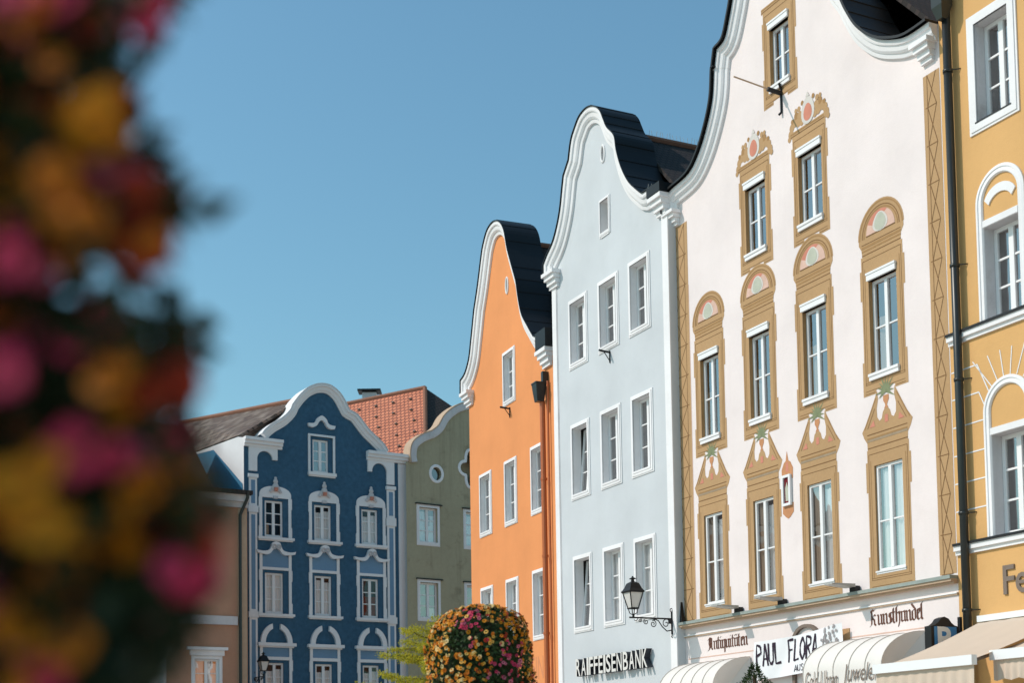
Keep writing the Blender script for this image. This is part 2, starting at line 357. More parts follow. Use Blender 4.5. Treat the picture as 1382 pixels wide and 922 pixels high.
def text_mb(mb, txt, x0, x1, z0, h, y, mi=0, extrude=0.0, side=None, shear=0.0, bold=0.0, bend=None):
    """set words so that they run from x0 to x1 with cap height h, standing at depth y (front) on an xz wall"""
    me = text_mesh(txt, 1.0, 0.5 if extrude else 0.0, 1.0, shear, bold)
    xs = [v.co.x for v in me.vertices]; ys = [v.co.y for v in me.vertices]
    a, b, c, d = min(xs), max(xs), min(ys), max(ys)
    vs_ = []
    for v in me.vertices:
        x = x0 + (v.co.x - a) / (b - a) * (x1 - x0); z = z0 + (v.co.y - c) / (d - c) * h; yy = y + (0.5 - v.co.z) * extrude
        if bend: x, yy, z = bend(x, yy, z)
        vs_.append((x, yy, z))
    o = len(mb.v); mb.v += vs_
    for p in me.polygons:
        mb.f.append([o + i for i in p.vertices])
        mb.m.append(mi if (side is None or p.normal.z > 0.9) else side)
    bpy.data.meshes.remove(me)

# ------------------------------------------------------------------ ground
g = MB(); g.add([(-400, -200, 0), (400, -200, 0), (400, 700, 0), (-400, 700, 0)], [(0, 1, 2, 3)])
tag(g.build('ground', 'ground'), kind='structure')

# ------------------------------------------------------------------ windows
def sash(mb, x0, x1, z0, z1, y, fw, cols, rows, bar, tilt=0.0, split=None, zbars=None, dep=0.06):
    """timber frame: outer rail + muntins; returns pane rectangles"""
    def sh(z): return (z - z0) * math.tan(tilt)
    def bx(a, b, c, d, y0, y1):
        mb.add([(a, y0 + sh(c), c), (b, y0 + sh(c), c), (b, y1 + sh(c), c), (a, y1 + sh(c), c), (a, y0 + sh(d), d), (b, y0 + sh(d), d), (b, y1 + sh(d), d), (a, y1 + sh(d), d)],
               [(0, 3, 2, 1), (4, 5, 6, 7), (0, 1, 5, 4), (1, 2, 6, 5), (2, 3, 7, 6), (3, 0, 4, 7)], 0)
    bx(x0, x0 + fw, z0, z1, y, y + dep); bx(x1 - fw, x1, z0, z1, y, y + dep)
    bx(x0 + fw, x1 - fw, z0, z0 + fw * 1.15, y + 0.002, y + dep); bx(x0 + fw, x1 - fw, z1 - fw, z1, y + 0.002, y + dep)
    xi0, xi1, zi0, zi1 = x0 + fw, x1 - fw, z0 + fw * 1.15, z1 - fw
    xs = [xi0]; 
    for c in range(1, cols):
        xm = xi0 + (xi1 - xi0) * c / cols; ww = (fw * 0.75 if c * 2 == cols else bar)
        bx(xm - ww, xm + ww, zi0, zi1, y - 0.012 if c * 2 == cols else y + 0.012, y + dep - 0.01); xs += [xm - ww, xm + ww]
    xs.append(xi1)
    zb = zbars or [r / rows for r in range(1, rows)]
    for r in zb:
        zm = zi0 + (zi1 - zi0) * r
        for k in range(0, len(xs), 2): bx(xs[k], xs[k + 1], zm - bar, zm + bar, y + 0.008, y + dep - 0.015)
    pane = MB()
    yy = y + dep * 0.55
    for k in range(0, len(xs), 2):
        pane.add([(xs[k], yy, zi0), (xs[k + 1], yy, zi0), (xs[k + 1], yy + sh(zi1), zi1), (xs[k], yy + sh(zi1), zi1)], [(0, 1, 2, 3)])
    return pane, xs, zi0, zi1

def curtain_mb(x0, x1, z0, z1, y, folds=5, amp=0.018, part=0.0):
    mb = MB(); n = folds * 6; ph = rnd.random() * 6
    vs_ = []; fs = []
    for i in range(n + 1):
        t = i / n; x = x0 + (x1 - x0) * t
        for j in range(5):
            s_ = j / 4; pull = part * (x1 - x0) * math.sin(math.pi * min(1, s_ * 1.0)) * t
            vs_.append((x - pull, y + amp * math.sin(t * folds * 2 * math.pi + ph), z1 + (z0 - z1) * s_))
    for i in range(n):
        for j in range(4): fs.append((i * 5 + j, i * 5 + j + 1, (i + 1) * 5 + j + 1, (i + 1) * 5 + j))
    mb.add(vs_, fs); return mb

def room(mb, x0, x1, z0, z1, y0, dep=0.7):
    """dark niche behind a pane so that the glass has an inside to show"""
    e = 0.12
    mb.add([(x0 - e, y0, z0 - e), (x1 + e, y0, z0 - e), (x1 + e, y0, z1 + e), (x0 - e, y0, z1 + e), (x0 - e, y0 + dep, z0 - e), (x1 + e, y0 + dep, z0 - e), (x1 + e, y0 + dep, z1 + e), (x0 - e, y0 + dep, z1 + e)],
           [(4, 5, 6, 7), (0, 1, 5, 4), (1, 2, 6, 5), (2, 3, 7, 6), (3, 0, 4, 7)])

def window(H, x0, x1, z0, z1, rev=0.22, fw=0.055, cols=2, rows=3, bar=0.016, mat='paint', glass='glass', tilt=0.0, zbars=None,
           surround=0.0, sillproj=0.0, curtains=None, rooms=None, sillh=0.09, sur_mat='white', open_=0.0, sillmat='white'):
    """opening with reveals in wall H, a timber window set back in it; returns the window part"""
    H.holes.append((x0, x1, z0, z1, rev))
    f = MB(); pane, xs, zi0, zi1 = sash(f, x0 + 0.004, x1 - 0.004, z0 + 0.004, z1 - 0.004, rev, fw, cols, rows, bar, tilt, zbars=zbars)
    wo = f.build('window', mat, H.e)
    pane.build('pane', glass, wo)
    if surround:
        s_ = MB(); a = surround
        for k, (p, yy) in enumerate(((a, -0.025), (a * 0.62, -0.045))):
            s_.box(x0 - p, x0, yy, 0.0, z0 - p, z1 + p); s_.box(x1, x1 + p, yy, 0.0, z0 - p, z1 + p)
            s_.box(x0, x1, yy, 0.0, z1, z1 + p); s_.box(x0, x1, yy, 0.0, z0 - p, z0)
        s_.build('surround', sur_mat, wo)
    if sillproj:
        s_ = MB(); e = 0.03 if not surround else -0.004
        s_.box(x0 - e, x1 + e, -sillproj, rev - 0.002, z0 - 0.012, z0 + sillh * 0.45); s_.box(x0 - e + 0.01, x1 + e - 0.01, -sillproj + 0.02, -0.001, z0 - sillh, z0 - 0.012)
        s_.build('sill', sillmat, wo)
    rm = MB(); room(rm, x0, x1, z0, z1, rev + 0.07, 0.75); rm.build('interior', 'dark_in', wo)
    if curtains:
        for (a, b, c, d, mt) in curtains:
            curtain_mb(x0 + (x1 - x0) * a, x0 + (x1 - x0) * b, z0 + (z1 - z0) * c, z0 + (z1 - z0) * d, rev + 0.10, max(2, int((b - a) * 7))).build('curtain', mt, wo, True)
    return wo

def wall_front(H, outline, mat, revmat, mb=None, arch=None):
    """facade sheet with all openings cut and their reveals"""
    mb = MB(); hs = []
    for h in H.holes:
        x0, x1, z0, z1, rev = h[:5]
        if len(h) > 5: hs.append(h[5])
        else: hs.append([(x0, z0), (x1, z0), (x1, z1), (x0, z1)])
    mb.holed(outline, hs, 0.0, 0)
    for h, lp in zip(H.holes, hs):
        rev = h[4] + 0.08; n = len(lp)
        for i in range(n):
            (a, b), (c, d) = lp[i], lp[(i + 1) % n]
            mb.add([(a, 0, b), (a, rev, b), (c, rev, d), (c, 0, d)], [(0, 3, 2, 1)], 1)
    return mb

def house_body(H, outline, mat, revmat, eave, depth, x0, x1, ridge, cx, gable_back=1.0, roofmat='roof_dark'):
    mb = wall_front(H, outline, mat, revmat)
    # back of the gable parapet, side walls, back wall
    mb.holed(outline[::-1] if False else outline, [], gable_back, 0)
    mb.add([(x0, 0, 0), (x0, depth, 0), (x0, depth, eave), (x0, 0, eave)], [(0, 3, 2, 1)], 0)
    mb.add([(x1, 0, 0), (x1, depth, 0), (x1, depth, eave), (x1, 0, eave)], [(0, 1, 2, 3)], 0)
    mb.add([(x0, depth, 0), (x1, depth, 0), (x1, depth, eave), (cx, depth, ridge), (x0, depth, eave)], [(0, 4, 3, 2, 1)], 0)
    mb.build('wall', [mat, revmat], H.e)
    slope(H.e, [(x0 - 0.05, gable_back, eave), (x0 - 0.05, depth, eave), (cx, depth, ridge), (cx, gable_back, ridge)], roofmat)
    slope(H.e, [(x1 + 0.05, depth, eave), (x1 + 0.05, gable_back, eave), (cx, gable_back, ridge), (cx, depth, ridge)], roofmat)
    r = MB(); r.tube([(cx, gable_back, ridge + 0.02), (cx, depth, ridge + 0.02)], 0.11, 8); r.build('ridge_tile', 'ridge', H.e)

def slope(parent, pts, mat, thick=0.10, name='roof'):
    """one roof pitch as its own object whose local x runs along the eave and y up the slope (so tiles follow it)"""
    P = [Vector(p) for p in pts]
    ex = (P[1] - P[0]).normalized(); nrm = ex.cross(P[2] - P[1]).normalized()
    if nrm.z < 0: nrm = -nrm
    ey = nrm.cross(ex).normalized()
    mw = Matrix(((ex.x, ey.x, nrm.x, P[0].x), (ex.y, ey.y, nrm.y, P[0].y), (ex.z, ey.z, nrm.z, P[0].z), (0, 0, 0, 1)))
    inv = mw.inverted(); L = [inv @ p for p in P]; n = len(L)
    mb = MB(); mb.add([(p.x, p.y, p.z) for p in L] + [(p.x, p.y, p.z - thick) for p in L],
                      [list(range(n)), list(range(n, 2 * n))[::-1]] + [(i, (i + 1) % n, n + (i + 1) % n, n + i) for i in range(n)])
    o = mb.build(name, mat, parent, fix=True); o.matrix_local = mw
    return o

def gable_trim(H, path, prof, back, metal='black_metal', trim='white', up=0.028, front=-0.28):
    c = MB(); c.sweep(path, prof); c.build('gable_cornice', trim, H.e, fix=True)
    k = MB(); k.sweep(path, [(0.0, front), (-up, front), (-up, back), (0.0, back)], caps=True)
    if metal == 'black_metal':        # standing seams of the sheet metal
        for i in range(3, len(path) - 2, 5):
            d = Vector((path[i + 1][0] - path[i - 1][0], path[i + 1][1] - path[i - 1][1])).normalized(); x_, z_ = path[i][0] - d.y * up, path[i][1] + d.x * up
            k.tube([(x_, front + .01, z_), (x_, back - .01, z_)], .016, 5)
    return k.build('gable_coping', metal, H.e, fix=True)

def spikes(H, pts, n, h=0.16):
    mb = MB()
    for i in range(n):
        (x, y, z) = pts[0].lerp(pts[1], i / (n - 1))
        a = rnd.uniform(-0.05, 0.05); mb.tube([(x, y, z), (x + a, y + rnd.uniform(-.05, .05), z + h)], 0.006, 4)
    mb.build('bird_spikes', 'grey_metal', H.e)

PROF = [(0.0, -0.005), (0.0, -0.24), (0.09, -0.245), (0.13, -0.23), (0.135, -0.195), (0.16, -0.19), (0.26, -0.165), (0.31, -0.125), (0.315, -0.095), (0.35, -0.09), (0.42, -0.07), (0.425, 0.0)]

def shoulder_block(mb, xa, xb, z, s=1.0, back=0.8):
    """stepped moulding block that ends a gable cornice"""
    for k, (p, h, e) in enumerate(((0.30, 0.10, 0.10), (0.23, 0.12, 0.05), (0.15, 0.13, 0.02), (0.08, 0.10, 0.0))):
        h *= s; mb.box(xa - e, xb + e, -p, back if k == 0 else 0.2, z - h, z - 0.001); z -= h

# ================================================================== WHITE HOUSE (painted window surrounds)
KW = 0.9
W = House('white_gabled_house', 'tall white house with ochre painted window surrounds and a curved gable', 7.1689 * KW, 36.0 * KW, R_(-90 + 26.283))
wc = {k: (-a * KW, -b * KW) for k, (a, b) in {'c0': (.19, -.62), 'c1': (3.79, 2.89), 'c2': (1.45, .56), 'c3': (-.85, -1.78), 'c4': (-3.37, -4.33)}.items()}
wr = {k: (a * KW + EYE, b * KW + EYE) for k, (a, b) in {'r0': (17.72, 19.53), 'r1': (13.62, 15.66), 'r2': (9.1, 11.6), 'r3': (4.41, 6.95)}.items()}
WL, WR = W.q(909.5, 400)[0], W.q(1279.5, 400)[0]

def fresco_frame(mb, x0, x1, z0, z1, top, hw):
    """ochre field round the opening, with ears; materials 0 ochre, 1 line, 2 deep ochre, 3 red, 4 rose, 5 sage, 6 stone, 7 leaf, 8 terracotta"""
    y = -0.004; yl = -0.008
    cx = (x0 + x1) / 2; zb = z0 - 0.40
    mb.rect(cx - hw, x0, z0 - 0.10, z1 + top, y); mb.rect(x1, cx + hw, z0 - 0.10, z1 + top, y)
    mb.rect(x0, x1, z1, z1 + top, y)
    mb.poly([(cx - hw - .05, zb), (cx - hw * .45, zb), (cx - hw * .45, zb + .08), (cx + hw * .45, zb + .08), (cx + hw * .45, zb), (cx + hw + .05, zb), (cx + hw + .05, z0 - .1), (x1, z0 - .1), (x0, z0 - .1), (cx - hw - .05, z0 - .1)], y)
    mb.rect(x0, x1, z0 - 0.10, z0, y)
    for sx in (-1, 1):
        e = cx + sx * hw
        for (za, zc) in ((z0 - .1, z0 + .35), (z1 - .55, z1 + .1)): mb.rect(min(e, e + sx * .05), max(e, e + sx * .05), za + 0.0, zc, y)
        mb.seg((e - sx * .05, z0 - .15), (e - sx * .05, z1 + top - .1), .012, yl, 1)
        mb.seg((e - sx * .105, z0 - .1), (e - sx * .105, z1 + .12), .016, yl, 2)
    mb.seg((cx - hw + .05, z1 + top - .1), (cx + hw - .05, z1 + top - .1), .012, yl, 1)
    for dz in (.12, .16, .30): mb.seg((cx - hw * .95, z0 - dz), (cx + hw * .95, z0 - dz), .010, yl, 1)
    mb.seg((cx - hw + .02, zb + .04), (cx - hw * .5, zb + .04), .012, yl, 1); mb.seg((cx + hw * .5, zb + .04), (cx + hw - .02, zb + .04), .012, yl, 1)

def arc(cx, cz, r, a0, a1, n=18, sz=1.0): return [(cx + r * math.cos(R_(a0 + (a1 - a0) * i / n)), cz + sz * r * math.sin(R_(a0 + (a1 - a0) * i / n))) for i in range(n + 1)]

def fresco_arch(mb, x0, x1, z0, z1):
    fresco_frame(mb, x0, x1, z0, z1, .40, .645); cx = (x0 + x1) / 2; y = -0.004
    zt = z1 + .40; b = z1 + .78
    mb.poly([(cx - .60, zt), (cx + .60, zt), (cx + .62, zt + .16), (cx + .70, zt + .28), (cx + .70, b), (cx - .70, b), (cx - .70, zt + .28), (cx - .62, zt + .16)], y)
    for dz, mi, w_ in ((.03, 1, .02), (.12, 2, .035), (.20, 2, .05), (.26, 1, .016)): mb.seg((cx - .61, zt + dz), (cx + .61, zt + dz), w_, -.008, mi)
    mb.poly(arc(cx, b, .72, 0, 180), y)
    for r, mi, w_ in ((.67, 2, .03), (.58, 1, .02), (.53, 2, .03)):
        pts = arc(cx, b, r, 0, 180)
        for a, c in zip(pts[:-1], pts[1:]): mb.seg(a, c, w_, -.008, mi)
    mb.poly(arc(cx, b + .045, .45, 0, 180), -.009, 4); mb.poly([p for p in arc(cx, b + .045, .45, 60, 150)] + [(cx - .2, b + .2)], -.0105, 3)
    egg = [(cx + .17 * math.cos(t) * (1.0 - .25 * math.sin(t)), b + .235 + .19 * math.sin(t)) for t in [2 * math.pi * i / 20 for i in range(20)]]
    mb.poly([(cx + (p[0] - cx) * 1.35, b + .235 + (p[1] - b - .235) * 1.12) for p in egg], -.012, 6); mb.poly(egg, -.015, 5)
    mb.seg((cx - .46, b + .03), (cx + .46, b + .03), .015, -.012, 1)

def fresco_pediment(mb, x0, x1, z0, z1):
    fresco_frame(mb, x0, x1, z0, z1, .36, .645); cx = (x0 + x1) / 2; y = -0.004; zt = z1 + .36; b = z1 + .78
    mb.poly([(cx - .62, zt), (cx + .62, zt), (cx + .63, zt + .16), (cx + .72, zt + .28), (cx + .78, b), (cx - .78, b), (cx - .72, zt + .28), (cx - .63, zt + .16)], y)
    for dz, mi, w_ in ((.04, 1, .02), (.20, 9, .05), (.25, 2, .03), (.33, 1, .02)): mb.seg((cx - .62, zt + dz), (cx + .62, zt + dz), w_, -.008, mi)
    half = [(.78, 0), (.62, .20), (.27, .80), (.25, .62), (.30, .42), (.29, .24), (.22, .15), (.15, .19), (.11, .32), (.06, .37), (0, .38)]
    mb.poly([(cx + u, b + v) for u, v in half] + [(cx - u, b + v) for u, v in half[::-1][1:]], y)
    for s_ in (-1, 1):
        mb.seg((cx + s_ * .70, b + .05), (cx + s_ * .32, b + .66), .03, -.008, 2); mb.seg((cx + s_ * .60, b + .05), (cx + s_ * .36, b + .44), .014, -.008, 1)
        mb.poly([(cx + s_ * .36, b + .06), (cx + s_ * .54, b + .06), (cx + s_ * .40, b + .20)], -.009, 3)
    mb.rect(cx - .05, cx + .05, b + .08, b + .24, -.009, 3)
    mb.poly([(cx - .07, b + .38), (cx + .07, b + .38), (cx + .03, b + .43), (cx + .035, b + .47), (cx + .09, b + .56), (cx + .085, b + .66), (cx - .085, b + .66), (cx - .09, b + .56), (cx - .035, b + .47), (cx - .03, b + .43)], -.006, 8)
    for i in range(11):
        a = R_(-30 + 240 * i / 10); r = .27 + .07 * ((i % 3) == 0)
        c, s2 = math.cos(a), math.sin(a); o = (cx, b + .76)
        mb.poly([(o[0] - s2 * .045, o[1] + c * .045), (o[0] + s2 * .045, o[1] - c * .045), (o[0] + c * r, o[1] + s2 * r * 1.1)], -.007 - i * .0006, 7)

def fresco_crown(mb, x0, x1, z0, z1, crown=True):
    fresco_frame(mb, x0, x1, z0, z1, .34, .60); cx = (x0 + x1) / 2; zt = z1 + .34; b = zt + .14
    mb.rect(cx - .66, cx + .66, zt, b, -.004); mb.seg((cx - .66, zt + .04), (cx + .66, zt + .04), .02, -.008, 1); mb.seg((cx - .66, zt + .10), (cx + .66, zt + .10), .03, -.008, 2)
    if not crown: return
    k = 0
    for s_ in (-1, 1):
        for (u, v, r) in ((.64, -.02, .10), (.60, .12, .09), (.50, .20, .10), (.43, .34, .08), (.36, .16, .10), (.30, .30, .09), (.33, .46, .06), (.58, .26, .05), (.24, .12, .08), (.70, -.12, .06), (.44, .46, .05), (.20, .55, .05)):
            k += 1; mb.poly([(cx + s_ * u + r * math.cos(t), b + v + r * 1.15 * math.sin(t)) for t in [2 * math.pi * i / 10 for i in range(10)]], -.004 - .0004 * k, 0 if k % 4 else 2)
    k = 0
    egg = lambda r, dz: [(cx + r * math.cos(t) * (1 - .15 * math.sin(t)), b + dz + r * 1.35 * math.sin(t)) for t in [2 * math.pi * i / 20 for i in range(20)]]
    mb.poly(egg(.235, .30), -.0155, 6); mb.poly(egg(.15, .26), -.0185, 3); mb.poly([(cx - .07, b + .62), (cx + .07, b + .62), (cx, b + .74)], -.0155, 6)

FM = ['ochre', 'line', 'shade_ochre', 'red', 'rose', 'sage', 'stone_paint', 'leaf_paint', 'terra', 'grey_ochre']
WIN_W = []
for row, cols_ in (('r0', ['c0']), ('r1', ['c2', 'c3']), ('r2', ['c1', 'c2', 'c3', 'c4']), ('r3', ['c1', 'c2', 'c3', 'c4'])):
    for c in cols_:
        x0, x1 = wc[c]; z0, z1 = wr[row]
        cur = None; gl = 'glass'
        if row == 'r3':
            cur = [(.02, .46, 0, 1, 'blind'), (.52, 1, 0, .93, 'curtain')] if c != 'c4' else [(.10, .50, 0, .96, 'curtain'), (.55, .98, 0, .96, 'curtain')]
        elif row == 'r2': cur = [(.03, .40, 0, .62, 'blind')] if c != 'c1' else [(.0, .3, 0, .6, 'blind')]
        lint = row != 'r3'
        wz1 = z1 - (0.17 if lint else 0.0)
        wo = window(W, x0, x1, z0, wz1, rev=0.10 if lint else 0.045, fw=0.06, cols=2, bar=0.016, zbars=[0.50 if lint else 0.47], curtains=cur, sillproj=0.07 if lint else 0.03, sillh=0.10 if lint else 0.05)
        if lint:
            lb = MB(); lb.box(x0 - .02, x1 + .01, -.05, .09, wz1, z1 - .045); lb.box(x0 - .03, x1 + .02, -.065, .0, z1 - .045, z1); lb.build('lintel_box', 'paint', wo)
        fr = MB()
        if row == 'r3': fresco_pediment(fr, x0, x1, z0, z1)
        elif row == 'r2': fresco_arch(fr, x0, x1, z0, z1)
        else: fresco_crown(fr, x0, x1, z0, z1, row == 'r1')
        # the lintel strip above the hole belongs to the fresco as wall
        fr.build('painted_surround', FM, wo)

left = [W.q(*p) for p in ((907, 290.6), (907, 270.6), (916.3, 257.9), (940, 236.1), (954.5, 207), (965.4, 170.7), (972.6, 134.4), (974.4, 98), (978, 69), (989, 54.5), (996.2, 21.8), (999.9, 0))]
axW = (wc['c2'][0] + wc['c3'][1]) / 2
WX0 = left[0][0]
halfW = [(left[0][0], left[0][1], True), (left[1][0], left[1][1], True)] + [tuple(p) for p in left[2:8]] + [(left[7][0] + .02, left[7][1] + .05, True), (left[8][0], left[8][1], True)] + [tuple(p) for p in left[9:]]
lx, lz = left[-1]
halfW += [(lx + .18, lz + .6), (lx + .55, lz + 1.25), (lx + 1.1, lz + 1.75), (axW, lz + 2.05)]
# right shoulder: lower and closer to the edge, as traced
rgt = [W.q(*p) for p in ((1147, 0), (1156, 18.2), (1170.6, 40), (1192.4, 54.5), (1217.8, 56.3), (1237.8, 50.9))]
pl_ = smooth_path(halfW, 5)
wl2 = [(2 * axW - x, z) for x, z in pl_][::-1][1:]
zcut = rgt[0][1]
upper = [p for p in wl2 if p[1] > zcut + .25]
right = smooth_path([(upper[-1][0], upper[-1][1])] + rgt + [(WR - .02, rgt[-1][1])], 5)
pathW = pl_ + upper[:-1] + right
# path as travelled left->right : inward is to the right of travel (downwards)
outlineW = pathW + [(WR, pathW[-1][1]), (WR, 0.0), (WL, 0.0), (WL, pathW[0][1])]
house_body(W, outlineW, 'white_wall', 'shade_ochre', 16.0, 12.0, WL, WR, lz + 1.3, axW, 1.0)  # window reveals in deep ochre: shade of the jambs put into the colour
PROFW = [(o * .80, y * 1.0) for o, y in PROF]
gable_trim(W, pathW, PROFW, 1.0, front=-0.34, up=.055)
sb = MB(); shoulder_block(sb, WL + .02, WL + .34, left[0][1], .85)
zr = right[-1][1]; sb.build('cornice_block', 'white', W.e); sb = MB(); shoulder_block(sb, WR - .46, WR - .14, zr - .26, .95); sb.build('cornice_block', 'white', W.e)
spikes(W, [Vector((WR - .6, -.1, zr - .2)), Vector((WR - 2.3, .2, zr + .1))], 22, .16)
# sgraffito pilasters
def sgraffito(H, xa, xb, z0, z1, cell, side):
    mb = MB(); mb.rect(xa, xb, z0, z1, -.004); y = -.008
    if side > 0: a, b = xa + (xb - xa) * .24, xb - (xb - xa) * .22
    else: a, b = xa + .03, xb - (xb - xa) * .22
    mb.seg((a if side > 0 else b, z0), (a if side > 0 else b, z1), .014, y, 1)
    z = z0; k = 0
    while z < z1 - .1:
        zt = min(z + cell, z1)
        mb.seg((a - .06 if side > 0 else xa, z), (b if side > 0 else b + .08, z), .016, -.0088, 1)
        mb.seg((a, z), (b, zt), .014, -.0096, 1); mb.seg((b, z), (a, zt), .014, -.0104, 1)
        z += cell; k += 1
    mb.build('sgraffito_pilaster', ['ochre', 'line'], H.e)
ledgeL, ledgeR = W.q(920, 845), W.q(1300, 779)
LZ = (ledgeL[1] + ledgeR[1]) / 2
pxl = W.q(936.5, 700)[0]; pxr = W.q(1258, 460)[0]
sgraffito(W, WL + .01, pxl, LZ + .1, left[0][1] - .4, .80, -1)
sgraffito(W, pxr, WR - .02, LZ + .1, zr - .9, .80, 1)
gap = MB(); gap.rect(pxl, pxl + .02, LZ + .1, 14.0, -.004); gap.build('pilaster_edge', 'rose', W.e)
# string course above the shop
lg = MB(); lg.box(WL, WR, -.22, 0, LZ - .02, LZ + .05, 0); lg.box(WL, WR, -.19, 0, LZ - .07, LZ - .02, 1); lg.box(WL, WR, -.12, 0, LZ - .11, LZ - .07, 1)
lg.box(WL, WR, -.05, 0, LZ - .31, LZ - .285, 2); lg.box(WL, WR, -.035, 0, LZ - .34, LZ - .31, 1)
for zz in (.90,): lg.box(WL + .3, WR - .3, -.006, 0, LZ - zz - .012, LZ - zz + .012, 3)
lg.build('string_course', ['copper', 'tan', 'white', 'rose'], W.e)
# arched doorway niche
nx, nz = W.q(1090, 846); n_ = MB()
pts = [(nx - .50, nz - 1.6)] + arc(nx, nz - .35, .50, 180, 0, 14, .8) + [(nx + .50, nz - 1.6)]
pin = [(nx - .41, nz - 1.6)] + arc(nx, nz - .35, .41, 180, 0, 14, .8) + [(nx + .41, nz - 1.6)]
n_.prism(pin, -.02, -.002, 1)
for a, b, c, d in zip(pts[:-1], pts[1:], pin[:-1], pin[1:]):
    n_.add([(a[0], -.09, a[1]), (b[0], -.09, b[1]), (d[0], -.09, d[1]), (c[0], -.09, c[1])], [(0, 3, 2, 1)], 0)
    n_.add([(a[0], -.09, a[1]), (a[0], 0, a[1]), (b[0], 0, b[1]), (b[0], -.09, b[1])], [(0, 1, 2, 3)], 0)
    n_.add([(c[0], -.09, c[1]), (c[0], -.02, c[1]), (d[0], -.02, d[1]), (d[0], -.09, d[1])], [(0, 3, 2, 1)], 0)
n_.build('door_arch', ['letter_grey', 'white_wall'], W.e, fix=False)
tp = MB(); a = W.q(1136, 850); b = W.q(1147, 846); tp.box(a[0], b[0], -.02, 0, a[1] - 1.3, a[1]); tp.build('tan_panel', 'ochre', W.e)
# flag-pole bracket under the top window
fx, fz = W.q(1055, 126); fb = MB()
fb.tube([(fx, 0, fz + .12), (fx, -.02, fz), (fx, -.02, fz - .45), (fx - .02, -.08, fz - .52)], .03, 6); fb.tube([(fx, -.02, fz), (fx, -.40, fz + .03)], .055, 8)
fb.tube([(fx, -.02, fz + .1), (fx + .04, -.10, fz + .22)], .03, 6)
fo = fb.build('flagpole_bracket', 'iron', W.e)
fp = MB(); fp.tube([(fx, -.38, fz + .03), (fx, -1.36, fz + .13)], .02, 6); fp.build('flagpole', 'tan', fo)

# ================================================================== PALE BLUE HOUSE
KL = 0.99
Lh = House('pale_blue_house', 'pale blue gabled house with white cornice and nine white framed windows', 2.7135 * KL, 40.0 * KL, R_(-90 + 25.682))
lc = {k: (-a * KL, -b * KL) for k, (a, b) in {'c1': (1.91, .74), 'c2': (.1, -1.09), 'c3': (-1.64, -2.8)}.items()}
lr = {k: (a * KL + EYE, b * KL + EYE) for k, (a, b) in {'rA': (11.79, 13.94), 'rB': (7.83, 10.15), 'rC': (3.85, 6.18)}.items()}
LX0 = Lh.q(749.5, 600)[0]; LX1 = Lh.q(906.5, 500)[0]
for r in lr:
    for c in lc:
        x0, x1 = lc[c]; z0, z1 = lr[r]; s_ = .12
        t = 0.0; cur = None
        if (r, c) in (('rB', 'c1'), ('rC', 'c1')): t = R_(5)
        if r == 'rC' and c != 'c1': cur = [(.0, .35, 0, 1, 'curtain')]
        window(Lh, x0 + s_, x1 - s_, z0 + s_ + .03, z1 - s_, rev=.19, fw=.07, rows=3, surround=s_, sillproj=.06, tilt=t, curtains=cur, glass='glass')
x0 = Lh.q(809.5, 296)[0]; x1 = Lh.q(824, 288)[0]; z0 = (Lh.q(810, 323.5)[1] + Lh.q(824.6, 314.3)[1]) / 2; z1 = (Lh.q(809, 270.4)[1] + Lh.q(823.6, 262.3)[1]) / 2
window(Lh, x0 + .07, x1 - .07, z0 + .1, z1 - .07, rev=.26, fw=.05, cols=1, rows=1, surround=.07, sillproj=.05)

def oculus(H, cx, cz, rx, rz, ring, depth=.2, glass='glass_dark', n=24, sharp=None):
    lp = [(cx + rx * math.cos(2 * math.pi * i / n), cz + rz * math.sin(2 * math.pi * i / n)) for i in range(n)]
    H.holes.append((cx - rx, cx + rx, cz - rz, cz + rz, depth, lp))
    mb = MB(); mb.sweep(lp[::-1], [(0, 0.02), (0, -.03), (-ring * .5, -.045), (-ring, -.03), (-ring, 0)], closed=True)
    o = mb.build('oculus', 'white', H.e, fix=True)
    p = MB(); p.poly(lp, depth * .8); p.build('pane', glass, o)
    k = MB(); room(k, cx - rx, cx + rx, cz - rz, cz + rz, depth + .1, .5); k.build('interior', 'dark_in', o)
ox_, oz_ = Lh.q(813.9, 207.2); oculus(Lh, ox_, oz_, .075, .21, .06)
axL = (lc['c2'][0] + lc['c2'][1]) / 2 - .04
lp = [Lh.q(*p) for p in ((743.2, 372.3), (743, 359), (748, 346), (756, 328), (762, 305.5), (766, 282.8), (768.6, 256.7), (770.9, 237.2), (777.4, 217.7), (780.7, 191.6), (785.5, 175.3), (792, 159), (801.8, 147.7), (811.6, 145.4))]
half = [(lp[0][0], lp[0][1], True), (lp[1][0], lp[1][1], True)] + [tuple(p) for p in lp[2:6]] + [(lp[6][0], lp[6][1]), (lp[7][0] - .02, lp[7][1] - .03, True), (lp[8][0], lp[8][1], True)] + [tuple(p) for p in lp[9:]]
axL = lp[-1][0] + .12
rp = [Lh.q(*p) for p in ((819.7, 151), (824.6, 162.3), (829.5, 173.7), (839.3, 185.1), (842.5, 204.6), (849, 227.4), (858.8, 247), (870.2, 258.3), (876.7, 263.2))]
rhalf = [tuple(p) for p in rp]
pathL = smooth_path(half + rhalf, 5)
ZLr = pathL[-1][1]; pathL += [(LX1 - .25, ZLr - .02)]
outL = pathL + [(LX1, pathL[-1][1]), (LX1, 0), (LX0, 0), (LX0, pathL[0][1])]
topL = max(p[1] for p in pathL)
house_body(Lh, outL, 'pale_blue_wall', 'white', pathL[0][1] - .4, 11.0, LX0, LX1, topL - .85, axL, 1.0)
gable_trim(Lh, pathL, PROF, 1.0)
